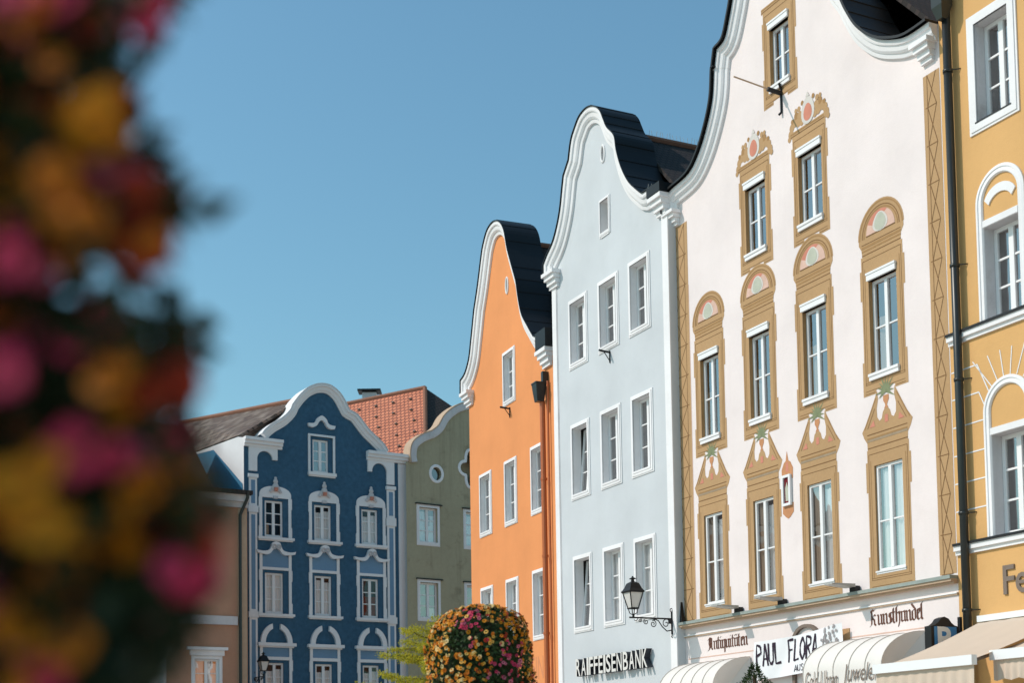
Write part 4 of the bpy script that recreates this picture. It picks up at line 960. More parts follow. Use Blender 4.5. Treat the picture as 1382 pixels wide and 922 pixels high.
# ================================================================== RED ROOFED HOUSE behind
Rr = empty('red_roofed_house', (-6.0, 72.0, 0), 0, 'house with a red clay tile hip roof behind the olive gable', 'house')
def lw(P): return Vector((P.x + 6.0, P.y - 72.0, P.z))
RA = at(573.5, 523.5, 70.5); RB = at(440, 551, 74.4); RK = at(574.5, 606, 66.5); RC = at(650, 576, 70.0)
d_ = RB - RA
RE = RK + Vector((d_.x * 1.05, d_.y * 1.05, 0))
o = slope(Rr, [lw(RE), lw(RK), lw(RA), lw(RB)], 'roof_red', .15); o.name = 'roof'
def in_poly(x, y, pts):
    c = False
    for (x0, y0), (x1, y1) in zip(pts, pts[1:] + pts[:1]):
        if (y0 > y) != (y1 > y) and x < x0 + (y - y0) / (y1 - y0) * (x1 - x0): c = not c
    return c
RPOLY = [(v.co.x, v.co.y) for v in o.data.vertices][:4]
_c = (sum(p[0] for p in RPOLY) / 4, sum(p[1] for p in RPOLY) / 4)
RPOLY = [(_c[0] + (p[0] - _c[0]) * .95, _c[1] + (p[1] - _c[1]) * .95) for p in RPOLY]
sg = None
for i in range(5):
    for j in range(7):
        gx_, gy_ = .64 + j * 1.15 + .5 * (i % 2), .54 + i * .95
        if not in_poly(gx_, gy_, RPOLY): continue
        if not sg:
            k = MB(); k.box(-.06, .06, -.04, .04, 0, .10); sg = k.build('snow_guard', 'letter_grey', o)
            g_ = sg
        else: g_ = sg.copy(); COL.objects.link(g_); g_.parent = o
        g_.location = (gx_, gy_, 0)
slope(Rr, [lw(RK), lw(RC), lw(RA)], 'roof_dark', .12)  # right hip of the red roof, its shade put into dark tile colour
r = MB(); r.tube([lw(RA), lw(RB)], .12, 8); r.tube([lw(RA), lw(RK)], .11, 8); r.build('ridge_tile', 'ridge', Rr)
wl = MB(); a, b, c = lw(RE), lw(RK), lw(RC)
wl.add([(a.x, a.y, 0), (b.x, b.y, 0), (b.x, b.y, b.z - .1), (a.x, a.y, a.z - .1), (c.x, c.y, 0), (c.x, c.y, b.z - .1)], [(0, 1, 2, 3), (1, 4, 5, 2)]); wl.build('wall', 'olive_wall', Rr)
ch = at(499, 534, 75.0); c = lw(ch); cm_ = MB(); cm_.box(c.x - .38, c.x + .38, c.y - .3, c.y + .3, c.z - 1.6, c.z + .10, 0); cm_.box(c.x - .62, c.x + .62, c.y - .45, c.y + .45, c.z + .16, c.z + .26, 1)
for sx in (-.34, .34): cm_.box(c.x + sx - .05, c.x + sx + .05, c.y - .25, c.y + .25, c.z + .10, c.z + .16, 1)
cm_.build('chimney', ['old_white', 'black_metal'], Rr)

# ================================================================== PEACH HOUSE (left, behind the flowers)
Pp = at(334, 800, 58.0)
P = House('peach_house', 'low peach coloured house with dark roof left of the deep blue house', Pp.x, Pp.y, R_(90 - 60))
for px, wd in ((252, 52), (176, 52)):
    xa_ = P.q(px + 7, 900)[0]; xb_ = P.q(px + 47, 900)[0]; zt2 = P.q(px + 25, 890)[1]
    wo = window(P, xa_ + .1, xb_ - .1, zt2 - 1.7, zt2, rev=.12, fw=.08, rows=3, surround=.13, curtains=[(0, .4, 0, 1, 'curtain'), (.6, 1, 0, .9, 'curtain')])
    l = MB(); l.box(xa_ - .22, xb_ + .22, -.2, 0, zt2 + .36, zt2 + .48); l.box(xa_ - .10, xb_ + .10, -.10, 0, zt2 + .135, zt2 + .36); l.build('lintel', 'white', wo)
pz = P.q(300, 662)[1]
PX0 = -22.0; PX1 = 0.0
mb = wall_front(P, [(PX0, 0), (PX1, 0), (PX1, pz), (PX0, pz)], 'peach_wall', 'white')
mb.add([(PX1, 0, 0), (PX1, 8, 0), (PX1, 8, pz), (PX1, 0, pz)], [(0, 1, 2, 3)], 0); mb.add([(PX0, 0, 0), (PX0, 8, 0), (PX0, 8, pz), (PX0, 0, pz)], [(0, 3, 2, 1)], 0); mb.add([(PX0, 8, 0), (PX1, 8, 0), (PX1, 8, pz), (PX0, 8, pz)], [(0, 3, 2, 1)], 0)
mb.build('wall', ['peach_wall', 'white'], P.e)
k = MB(); k.box(PX0, PX1 + .1, -.45, 0, pz - .16, pz, 0); k.box(PX0, PX1 + .02, -.28, 0, pz - .45, pz - .16, 1); k.box(PX0, PX1, -.14, 0, pz - .68, pz - .45, 1); k.build('eave_cornice', ['roof_dark', 'old_white'], P.e)
zs_ = P.q(300, 838)[1]; k = MB(); k.box(PX0, -.45, -.10, 0, zs_ - .18, zs_ + .18); k.build('string_course', 'old_white', P.e)
k = MB(); k.box(-.40, -.04, -.06, 0, 0, pz - .7); k.build('corner_strip', 'tan', P.e)
k = MB(); k.tube([(PX1 - .1, -.4, pz - .05), (PX1 - .1, -.35, pz - .3), (PX1 - .35, -.12, pz - 1.0), (PX1 - .35, -.12, 0)], .07, 8); k.build('drainpipe', 'pipe', P.e)
ra = P.loc(at(292, 658, 58.2)); rb_ = P.loc(at(240, 574, 61.5))
slope(P.e, [(PX0, -.45, pz), (PX1 - 1.75, -.45, pz), (rb_.x + .1, rb_.y, rb_.z), (PX0, rb_.y, rb_.z)], 'roof_dark', .15)
slope(P.e, [(PX1 - 1.75, -.45, pz), (PX1 - 1.75, 8, pz), (rb_.x + .1, rb_.y, rb_.z)], 'roof_dark', .15)

# ================================================================== things on the walls
def at_wall(H, px, py, y=0.0):
    x, z = H.q(px, py, y); return H.wpt(x, y, z)
# --- bank letters
a = Lh.q(777, 900, -.2); b = Lh.q(875, 890, -.2); zb_ = (Lh.q(779, 913.5, -.2)[1] + Lh.q(873, 901.5, -.2)[1]) / 2; zt_ = (Lh.q(779, 890, -.2)[1] + Lh.q(872, 876, -.2)[1]) / 2
root = empty('letter_sign', Lh.wpt(a[0], 0, zb_), Lh.ang, 'white raised capitals of the bank sign low on the pale blue wall', 'sign')
txt = 'RAIFFEISENBANK'; wid = {'I': .42, 'F': .82, 'E': .85, 'S': .92}
tot = sum(wid.get(c, 1.0) for c in txt); x = 0; W_ = b[0] - a[0]
for ch_ in txt:
    ww = wid.get(ch_, 1.0) / tot * W_; mbx = MB(); text_mb(mbx, ch_, x + ww * .04, x + ww * .86, 0, zt_ - zb_, -.21, 0, .18, 1, bold=.012)
    mbx.build('raised_letter', ['sign_white', 'letter_side'], root); x += ww

# --- blackletter signs drawn with a broad nib
def minim(x): return [(x - .11, .97), (x, .86), (x, .13), (x + .11, .02)]
BL = {
 'n': (.62, [minim(0), [(0, .84), (.28, .99)], minim(.36)]), 'u': (.62, [minim(0), minim(.36), [(.02, .05), (.30, .14)]]),
 'i': (.30, [minim(0), [(-.03, 1.28), (.06, 1.36)]]), 't': (.36, [[(.02, 1.36), (0, 1.2), (0, .13), (.12, .0)], [(-.14, 1.0), (.16, 1.0)]]),
 'a': (.60, [minim(0), minim(.36), [(-.02, .9), (.34, .98)], [(.02, .06), (.30, .12)]]), 'ä': (.60, [minim(0), minim(.36), [(-.02, .9), (.34, .98)], [(.02, .06), (.30, .12)], [(.02, 1.26), (.08, 1.36)], [(.26, 1.26), (.32, 1.36)]]),
 'q': (.60, [minim(0), [(0, .9), (.32, .98)], [(.36, .97), (.36, -.45)], [(.02, .05), (.32, .12)]]), 'e': (.44, [[(0, .95), (0, .14), (.14, .0), (.26, .1)], [(0, .92), (.22, 1.0), (.24, .72), (.02, .5)]]),
 's': (.52, [[(.32, .98), (.08, .95), (.02, .72), (.30, .42), (.28, .12), (.0, .03)], [(.18, .98), (.18, .05)]]), 'h': (.60, [[(.12, 1.5), (0, 1.4), (0, .08)], [(0, .82), (.30, .99), (.36, .8), (.36, .1), (.22, -.38)]]),
 'd': (.58, [[(-.06, 1.5), (.34, 1.0), (.36, .14), (.2, .0), (0, .14), (0, .84), (.24, .97)]]), 'l': (.32, [[(.12, 1.5), (0, 1.4), (0, .13), (.12, .0)]]),
 'A': (.92, [[(-.05, 1.15), (.18, 1.42), (.52, 1.28), (.52, .14), (.66, .0)], [(.16, 1.3), (.10, .75), (.22, .4), (.12, .02), (-.08, -.08)], [(.2, .68), (.5, .72)], [(.32, 1.3), (.32, .2)]]),
 'K': (.95, [[(.10, 1.25), (.04, 1.42), (.22, 1.5), (.40, 1.38), (.56, 1.5)], [(.16, 1.4), (.12, .1), (-.08, -.04)], [(.16, .72), (.46, 1.02), (.58, .9)], [(.18, .72), (.46, .5), (.46, .14), (.62, .0)]]),
}
def blackletter(word, name, label, pa, pb, hpx_base):
    a = W.q(*pa); b = W.q(*pb); tot = sum(BL[c][0] for c in word); sx = (b[0] - a[0]) / tot; h = hpx_base; mb = MB()
    zmid = (a[1] + b[1]) / 2; x = 0; k = 0; nv = Vector((.066, .066))
    for ch_ in word:
        for st in BL[ch_][1]:
            for p0, p1 in zip(st[:-1], st[1:]):
                k += 1; y = -.008 - (k % 40) * .0002
                q_ = [((x + p[0]) * sx + e * nv.x * sx * 1.05, p[1] * h + e * nv.y * h * .8) for p, e in ((p0, -1), (p1, -1), (p1, 1), (p0, 1))]
                if abs((q_[1][0] - q_[0][0]) * (q_[3][1] - q_[0][1]) - (q_[1][1] - q_[0][1]) * (q_[3][0] - q_[0][0])) < 1e-7: continue
                mb.prism(q_, y, -.001)
        x += BL[ch_][0]
    o = mb.build(name, 'letter_brown'); o.location = W.wpt(a[0], 0, zmid); o.rotation_euler = (0, 0, W.ang); tag(o, label, 'sign'); return o
blackletter('Antiquitäten', 'letter_sign', 'brown blackletter shop lettering above the left awning of the white house', (956.5, 877.5), (1010.5, 871), .215)
blackletter('Kunsthandel', 'letter_sign', 'brown blackletter shop lettering above the awning with script writing', (1175.5, 845), (1248, 836), .225)

# --- floodlights on the ledge
for i, (px, py, lab) in enumerate(((1001, 826, 'grey floodlight on the ledge, farthest from the yellow house'), (1060, 811, 'grey floodlight on the ledge, middle one above the banner'), (1158, 797, 'grey floodlight on the ledge, nearest to the yellow house'))):
    x, z = W.q(px, py); t = empty('floodlight', W.wpt(x, 0, LZ + .05), W.ang, lab, 'floodlight', 'floodlights along the shop ledge')
    h = MB(); h.add([(-.16, -.20, .10), (.16, -.20, .10), (.16, -.20, .17), (-.16, -.20, .17), (-.13, -.80, .14), (.13, -.80, .14), (.13, -.80, .17), (-.13, -.80, .17)], [(0, 1, 2, 3), (4, 7, 6, 5), (0, 4, 5, 1), (3, 2, 6, 7), (0, 3, 7, 4), (1, 5, 6, 2)])
    h.build('lamp_head', 'grey_metal', t)
    r = MB(); r.tube([(0, -.02, -.03), (0, -.05, .12), (0, -.22, .14)], .03, 6); r.box(-.09, .09, -.16, -.02, -.001, .14); r.build('bracket', 'iron', t)
# black horn on the left end of the ledge
x, z = W.q(923, 832); t = MB(); t.add([(-.14, -.16, 0), (.14, -.16, 0), (.14, -.05, 0), (-.14, -.05, 0), (-.05, -.12, .5), (.04, -.12, .55), (.04, -.06, .55), (-.05, -.06, .5)], [(0, 3, 2, 1), (4, 5, 6, 7), (0, 1, 5, 4), (1, 2, 6, 5), (2, 3, 7, 6), (3, 0, 4, 7)])
o = t.build('ledge_spotlight', 'iron'); o.location = W.wpt(x, 0, LZ + .051); o.rotation_euler = (0, 0, W.ang); tag(o, 'small black wedge shaped spotlight on the left end of the ledge', 'spotlight')

# --- framed picture between the second and third window of the lowest row
a = W.q(1057, 644); b = W.q(1070, 681); pc = empty('framed_picture', W.wpt((a[0] + b[0]) / 2, 0, (a[1] + b[1]) / 2), W.ang, 'small white framed picture with orange painted border between two lower windows', 'picture')
k = MB(); w2, h2 = .16, .36
k.box(-w2, -w2 + .06, -.07, -.01, -h2, h2); k.box(w2 - .06, w2, -.07, -.01, -h2, h2); k.box(-w2 + .06, w2 - .06, -.07, -.01, -h2, -h2 + .06); k.box(-w2 + .06, w2 - .06, -.07, -.01, h2 - .06, h2); k.build('frame', 'paint', pc)
k = MB(); k.rect(-w2 + .06, w2 - .06, -h2 + .06, h2 - .06, -.03, 0); k.poly([(-.05, -.25), (.06, -.25), (.05, .05), (0, .2), (-.06, .05)], -.034, 1); k.build('picture_panel', ['redcurt', 'sage'], pc)
k = MB(); k.prism([(-.20, h2 - .1), (.20, h2 - .1), (.21, h2 + .15), (.12, h2 + .30), (.05, h2 + .34), (.0, h2 + .56), (-.05, h2 + .34), (-.12, h2 + .30), (-.21, h2 + .15)], -.008, -.002, 0); k.poly([(-.05, h2 + .08), (.05, h2 + .08), (.04, h2 + .3), (-.04, h2 + .3)], -.0095, 1); k.build('painted_border', ['terra', 'red'], pc); k = MB(); k.prism([(-.20, -h2 + .06), (.20, -h2 + .06), (.2, -h2 - .16), (.08, -h2 - .26), (0, -h2 - .3), (-.08, -h2 - .26), (-.2, -h2 - .16)], -.008, -.002, 0)
k.build('painted_border', ['terra', 'red'], pc)

# --- banner
a = W.q(1018, 868, -.2); b = W.q(1136, 841, -.2)
bx0, bx1 = a[0], b[0]; bzt = a[1]; bh = a[1] - W.q(1022, 919, -.2)[1]; BRISE = b[1] - a[1]
def bsurf(x, z, e=0.0):
    t = (x - bx0) / (bx1 - bx0); s_ = (bzt - z) / bh
    return (x, -.20 - .03 * math.sin(t * 9 + s_ * 2.5) - .012 * math.sin(t * 23 + s_ * 5) - e, z + BRISE * t - .05 * math.sin(math.pi * t) * (1 - .4 * s_))
bn = empty('banner', W.wpt(bx0, 0, 0), W.ang, 'white cloth banner with dark hand drawn capitals hanging over the shop door', 'banner')
k = MB(); nx_, nz2 = 40, 10
k.add([(lambda q_: (q_[0] - bx0, q_[1], q_[2]))(bsurf(bx0 + (bx1 - bx0) * i / nx_, bzt - bh * j / nz2)) for i in range(nx_ + 1) for j in range(nz2 + 1)], [(i * (nz2 + 1) + j, i * (nz2 + 1) + j + 1, (i + 1) * (nz2 + 1) + j + 1, (i + 1) * (nz2 + 1) + j) for i in range(nx_) for j in range(nz2)])
k.build('cloth', 'banner', bn, True)
FL = {'P': [[(0, 0), (.05, 1)], [(.05, 1), (.42, .9), (.45, .6), (.05, .48)]], 'A': [[(0, 0), (.25, 1)], [(.25, 1), (.5, 0)], [(.1, .32), (.42, .32)]], 'U': [[(0, 1), (.02, .25), (.2, .02), (.4, .2), (.45, 1)]], 'L': [[(.05, 1), (.02, .02)], [(.02, .04), (.45, .08)]],
      'F': [[(.03, 0), (.03, 1)], [(.03, .98), (.46, 1)], [(.03, .55), (.36, .55)]], 'O': [[(.22, 1), (.02, .7), (.02, .3), (.22, .0), (.44, .3), (.44, .7), (.22, 1)]], 'R': [[(0, 0), (.05, 1)], [(.05, 1), (.42, .9), (.42, .62), (.05, .5)], [(.15, .5), (.48, 0)]], 'S': [[(.42, .9), (.2, 1), (.03, .8), (.4, .3), (.22, .0), (.0, .12)]], 'T': [[(0, 1), (.45, 1)], [(.22, 1), (.22, 0)]]}
def handletters(mb, word, xa, xb, zb, h, wgt, off):
    n_ = len(word); cw = (xb - xa) / n_; kk = 0
    for i, ch_ in enumerate(word):
        if ch_ == ' ': continue
        for st in FL[ch_]:
            for p0, p1 in zip(st[:-1], st[1:]):
                kk += 1; m = 4
                for j in range(m):
                    s0 = [p0[c] + (p1[c] - p0[c]) * j / m for c in (0, 1)]; s1 = [p0[c] + (p1[c] - p0[c]) * (j + 1) / m for c in (0, 1)]
                    A_ = Vector((xa + cw * (i + .08 + s0[0] * 1.75), zb + h * s0[1])); B_ = Vector((xa + cw * (i + .08 + s1[0] * 1.75), zb + h * s1[1]))
                    dd = (B_ - A_); 
                    if dd.length < 1e-6: continue
                    dd.normalize(); nn = Vector((-dd.y, dd.x)) * wgt * (.6 + .6 * abs(math.sin(kk * 1.7 + j * .5)))
                    q_ = [A_ - nn, B_ - nn, B_ + nn, A_ + nn]
                    mb.add([(lambda u: (u[0] - bx0, u[1], u[2]))(bsurf(p.x, p.y, off + (kk % 9) * .0006)) for p in q_], [(0, 1, 2, 3)])
k = MB(); fx_ = bx0 + (bx1 - bx0) * .03; handletters(k, 'PAUL FLORA', fx_, bx0 + (bx1 - bx0) * .75, bzt - bh * .66, bh * .58, .026, .008)
handletters(k, 'AUSST', bx0 + (bx1 - bx0) * .47, bx0 + (bx1 - bx0) * .66, bzt - bh * .93, bh * .17, .009, .008)
k.build('lettering', 'ink', bn)
k = MB(); r2 = random.Random(3)
for i in range(60):
    u = r2.uniform(.78, .96); v = r2.uniform(.02 + .7 * max(0, (.84 - u)) * 4, .92); x0 = bx0 + (bx1 - bx0) * u; z0 = bzt - bh * v; s_ = r2.uniform(.02, .05)
    k.add([(lambda q_: (q_[0] - bx0, q_[1], q_[2]))(bsurf(x0 + s_ * math.cos(t) * r2.uniform(.6, 1.2), z0 + s_ * 1.3 * math.sin(t), .008 + i * .0002)) for t in (0, 1.2, 2.5, 3.8, 5.1)], [(0, 1, 2, 3, 4)])
k.build('print_blotches', 'ink_grey', bn)

# --- curved awnings
def dome_awning(px0, px1, zt, proj, drop, name, label, text=None):
    x0 = W.q(px0, 880)[0]; x1 = W.q(px1, 862)[0]; wd = x1 - x0
    t = empty(name, W.wpt(x0, 0, zt), W.ang, label, 'awning'); pr = [(-.02 - proj * math.sin(R_(90 * i / 12)) * 1.0, -drop * .42 * (1 - math.cos(R_(90 * i / 12)))) for i in range(13)] + [(-.02 - proj, -drop)]
    n_ = 20; k = MB(); vs_ = []; fs = []
    for i in range(n_ + 1):
        sag = .018 * abs(math.sin(i / n_ * math.pi * 5))
        for (y, z) in pr: vs_.append((wd * i / n_, y + sag, z - sag * .5))
    m_ = len(pr)
    for i in range(n_):
        for j in range(m_ - 1): fs.append((i * m_ + j, i * m_ + j + 1, (i + 1) * m_ + j + 1, (i + 1) * m_ + j))
    k.add(vs_, fs)
    k.build('canopy', 'fabric', t, True)
    for xx, sg_ in ((0, 1), (wd, -1)):
        e = MB()
        hub = (xx - sg_ * 0 , -.02, -drop); ins = xx + sg_ * .42
        mid = (ins, -.02 - proj * .45, -drop * .45)
        for j in range(m_ - 1):
            a_, b_ = pr[j], pr[j + 1]; e.add([(xx, a_[0], a_[1]), (xx, b_[0], b_[1]), mid], [(0, 1, 2)])
        e.add([(xx, pr[-1][0], pr[-1][1]), (xx, -.02, -drop), mid], [(0, 1, 2)]); e.add([(xx, -.02, -drop), (xx, pr[0][0], 0), mid], [(0, 1, 2)])
        e.build('end_gusset', 'fabric', t)
    s_ = MB()
    for i in range(6):
        xx = wd * i / 5; s_.tube([(xx, y - .006, z + .006) for y, z in pr], .009, 5)
    s_.build('rib', 'seam', t)
    if text:
        tm = MB(); text_mb(tm, text[0], wd * .03, wd * .46, -1.10, .40, -.02 - proj - .012, shear=.35); text_mb(tm, text[1], wd * .52, wd * .97, -1.10, .48, -.02 - proj - .012, shear=.35); tm.build('script_lettering', 'letter_grey', t)
zt2 = W.q(1245, 853)[1]; dome_awning(1141, 1249, zt2, 1.15, 1.75, 'curved_awning', 'cream curved awning with script lettering beside the banner', ('Gold-Uhren', 'Juwelen'))
zt1 = W.q(1000, 889)[1]; dome_awning(938, 1013, zt1, 1.10, 1.75, 'curved_awning', 'cream curved awning under the left blackletter lettering of the white house')

# --- straight beige awnings of the yellow house
def flat_awning(pw, pf0, pf1, wR, name, label, proj):
    a = Yh.q(*pw); x0 = a[0]; z0 = a[1]
    f0 = Yh.q(pf0[0], pf0[1], -proj); f1 = Yh.q(pf1[0], pf1[1], -proj); zf = (f0[1] + f1[1]) / 2; xa_ = f0[0]; xb_ = f1[0]
    t = empty(name, Yh.wpt(xa_, 0, zf), Yh.ang, label, 'awning'); wd = xb_ - xa_; h = z0 - zf
    k = MB(); n_ = 14; vs_ = []
    for i in range(n_ + 1):
        for j in range(9):
            s_ = j / 8; vs_.append((wd * i / n_, -.1 + (-proj + .1) * s_, h * (1 - s_) - .05 * math.sin(math.pi * s_) - .008 * math.sin(i * 2.1)))
    k.add(vs_, [(i * 9 + j, i * 9 + j + 1, (i + 1) * 9 + j + 1, (i + 1) * 9 + j) for i in range(n_) for j in range(8)]); k.build('canopy', 'beige', t, True)
    b_ = MB(); b_.box(-.02, wd + .02, -proj - .10, -proj + .02, -.10, .07); b_.build('front_bar', 'alu', t)
    b_ = MB(); b_.box(-.02, wd + .02, -.2, 0, h - .02, h + .10); b_.build('cassette', 'alu', t)
    v = MB(); vs_ = []; n2 = 48
    for i in range(n2 + 1):
        for j in range(4): vs_.append((wd * i / n2, -proj - .03 + .03 * math.sin(i * 1.3) * j / 3, -.10 - .34 * j / 3 - .02 * math.sin(i * .65) * j / 3))
    v.add(vs_, [(i * 4 + j, i * 4 + j + 1, (i + 1) * 4 + j + 1, (i + 1) * 4 + j) for i in range(n2) for j in range(3)]); v.build('valance', 'beige', t, True)
    r_ = MB(); r_.tube([(wd * .93, -proj + .02, -.04), (wd * .93 - .15, -proj * .5, h * .3), (wd * .93, -.05, h * .55)], .03, 6); r_.build('folding_arm', 'letter_grey', t)
flat_awning((1340, 838), (1184, 904), (1316, 889), None, 'flat_awning', 'wide beige awning with white front bar below the yellow wall', 2.7)
flat_awning((1420, 828), (1342, 884), (1440, 874), None, 'flat_awning', 'beige awning cut off by the right edge of the photo', 2.2)

# --- parking sign
x, z = W.q(1296, 857, -.2); sgn = empty('parking_sign', W.wpt(x, 0, z), W.ang, 'blue parking sign with white letter P in a black arched frame', 'sign')
k = MB(); yz = [(-.32, -.62), (-.32, .14), (-.42, .16), (-.50, .21), (-.57, .29), (-.67, .325), (-.77, .29), (-.84, .21), (-.92, .16), (-1.02, .14), (-1.02, -.62)]
def yzprism(mb, pts, x0, x1, mi=0):
    n_ = len(pts); mb.add([(x0, y, z) for y, z in pts], [list(range(n_))], mi); mb.add([(x1, y, z) for y, z in pts], [list(range(n_))[::-1]], mi)
    for i in range(n_):
        (a_, b_), (c_, d_) = pts[i], pts[(i + 1) % n_]; mb.add([(x0, a_, b_), (x0, c_, d_), (x1, c_, d_), (x1, a_, b_)], [(0, 1, 2, 3)], mi)
yzprism(k, yz, -.09, .09); k.build('frame', 'iron', sgn, fix=True)
k = MB(); k.add([(.094, -.95, -.58), (.094, -.38, -.58), (.094, -.38, .13), (.094, -.95, .13)], [(0, 1, 2, 3)]); k.build('sign_face', 'sign_blue', sgn)
k = MB(); tmp = MB(); text_mb(tmp, 'P', 0, .34, 0, .46, 0, bold=.03); k.add([(.099, -.87 + xx, -.33 + zz_) for xx, yy, zz_ in tmp.v], tmp.f); k.build('sign_letter', 'sign_white', sgn)
k = MB(); k.tube([(0, -.20, -.55), (0, -.20, .34)], .045, 8)
for zz_ in (-.4, -.02): k.tube([(0, -.36, zz_), (0, 0, zz_)], .02, 6)
k.build('bracket', 'iron', sgn)

# --- lanterns on scroll brackets
def spiral(cx, cz, r0, r1, a0, turns, n=26): return [(cx + (r0 + (r1 - r0) * i / n) * math.cos(a0 + turns * 2 * math.pi * i / n), cz + (r0 + (r1 - r0) * i / n) * math.sin(a0 + turns * 2 * math.pi * i / n)) for i in range(n + 1)]
def lantern(H, px, py, label, s=1.0, arm=1.25):
    x, z = H.q(px, py); t = empty('wall_lantern', H.wpt(x, 0, z), H.ang, label, 'lantern', 'black wall lanterns on scroll arms')
    k = MB(); tb = lambda pts, r: k.tube([(0, -p[0] * s, p[1] * s) for p in pts], r * s, 6)
    tb([(.05, .0), (arm + .12, 0)], .022); tb([(.04, -.42), (.04, .20)], .028); tb(spiral(.04, .24, .06, .01, -1.5, 1), .012); tb(spiral(.04, -.46, .06, .01, 1.5, 1), .012)
    k.box(-.03 * s, .03 * s, -.14 * s, 0, -.13 * s, -.02 * s)
    tb([(.05, -.30), (.20, -.33), (.34, -.22), (.46, -.06), (.55, -.03), (.64, -.06)], .016); tb(spiral(.22, -.13, .13, .02, 2.6, -1.3), .013); tb(spiral(.62, -.15, .10, .02, 1.6, 1.4), .013); tb(spiral(.84, -.10, .075, .02, 1.0, -1.3), .012); tb(spiral(1.02, -.07, .05, .01, 2, 1.3), .011); tb([(1.08, -.02), (1.14, -.09), (1.2, -.06)], .011)
    k.build('scroll_bracket', 'iron', t)
    L_ = MB(); ya = -arm * s
    cage = MB()
    for a_ in range(4):
        an = R_(45 + 90 * a_); c_, s2 = math.cos(an), math.sin(an)
        cage.tube([(c_ * .14 * s, ya + s2 * .14 * s, .24 * s), (c_ * .275 * s, ya + s2 * .275 * s, .66 * s)], .016 * s, 5)
        cage.tube([(0, ya, .06 * s), (c_ * .10 * s, ya + s2 * .10 * s, .12 * s), (c_ * .13 * s, ya + s2 * .13 * s, .24 * s)], .013 * s, 5)
    for r, zz_ in ((.15, .24), (.285, .665)):
        pts = [(math.cos(R_(45 + 90 * i)) * r * s, ya + math.sin(R_(45 + 90 * i)) * r * s, zz_ * s) for i in range(5)]; cage.tube(pts, .018 * s, 5)
    cage.tube([(0, ya, 0), (0, ya, .10 * s)], .03 * s, 8)
    lo = cage.build('lantern_cage', 'iron', t)
    gl_ = MB(); gl_.lathe([(.135 * s, .25 * s), (.262 * s, .65 * s)], 4, c=(0, ya), rot=math.pi / 4); gl_.build('lamp_glass', 'milk', lo)
    rf = MB(); rf.lathe([(.315 * s, .66 * s), (.315 * s, .69 * s), (.25 * s, .76 * s), (.17 * s, .90 * s), (.10 * s, .93 * s), (.05 * s, .95 * s), (.04 * s, 1.0 * s), (.09 * s, 1.01 * s), (.09 * s, 1.03 * s), (.03 * s, 1.06 * s), (.02 * s, 1.09 * s)], 4, c=(0, ya), rot=math.pi / 4); rf.build('lamp_roof', 'iron', lo)
lantern(Lh, 908.5, 836, 'black lantern on a scroll arm at the right edge of the pale blue house', .98, 1.22)
lantern(B, 343, 915.5, 'small black lantern in front of the lower windows of the deep blue house', .95, 1.1)

# ================================================================== plants
def leaf_into(mb, p, d, nrm, ln, wd, mi=0):
    d = d.normalized(); s_ = d.cross(nrm)
    if s_.length < 1e-4: s_ = d.orthogonal()
    s_.normalize(); up = s_.cross(d)
    mb.add([p, p + d * ln * .45 + s_ * wd * .5 + up * ln * .06, p + d * ln, p + d * ln * .45 - s_ * wd * .5 + up * ln * .06], [(0, 1, 2), (0, 2, 3)], mi)
def rv(r=rnd): 
    while True:
        v = Vector((r.uniform(-1, 1), r.uniform(-1, 1), r.uniform(-1, 1)))
        if .05 < v.length < 1: return v.normalized()
def blossom_mesh(name, petal, seed, rad=.03):
    r = random.Random(seed); mb = MB(); n = 20; rings = []
    for (rr, zz_) in ((.10, -.55), (.30, -.12), (.66, .08), (1.0, .0)):
        rings.append([(rad * rr * (1 + (.13 * abs(math.cos(2.5 * 2 * math.pi * k / n)) - .05 if rr > .6 else 0)) * math.cos(2 * math.pi * k / n), rad * rr * (1 + (.13 * abs(math.cos(2.5 * 2 * math.pi * k / n)) - .05 if rr > .6 else 0)) * math.sin(2 * math.pi * k / n), rad * (zz_ + (.10 * math.sin(5 * 2 * math.pi * k / n) if rr == 1.0 else 0))) for k in range(n)])
    vs_ = [p for g_ in rings for p in g_]; base = 0
    for i in range(3):
        mb.add([], [], 0)
    mb.v = vs_
    for i in range(3):
        for k in range(n): mb.f.append([i * n + k, i * n + (k + 1) % n, (i + 1) * n + (k + 1) % n, (i + 1) * n + k]); mb.m.append(1 if i == 0 else 0)
    mb.f.append(list(range(n))[::-1]); mb.m.append(1)
    me = bpy.data.meshes.new(name); me.from_pydata(mb.v, [], mb.f); me.update(); me.materials.append(M[petal]); me.materials.append(M['throat'])
    me.polygons.foreach_set('material_index', mb.m); me.polygons.foreach_set('use_smooth', [True] * len(mb.f))
    return me
BLO = {c: blossom_mesh('blossom', 'pet_' + c, i) for i, c in enumerate(('orange', 'yellow', 'cream', 'pink', 'rose', 'amber', 'red'))}
def put_blossom(parent, color, p, nrm, s):
    o = bpy.data.objects.new('blossom', BLO[color]); COL.objects.link(o); o.parent = parent
    q_ = nrm.to_track_quat('Z', 'Y'); o.matrix_local = Matrix.Translation(p) @ q_.to_matrix().to_4x4() @ Matrix.Rotation(rnd.uniform(0, 6.28), 4, 'Z') @ Matrix.Diagonal((s, s, s, 1)); return o

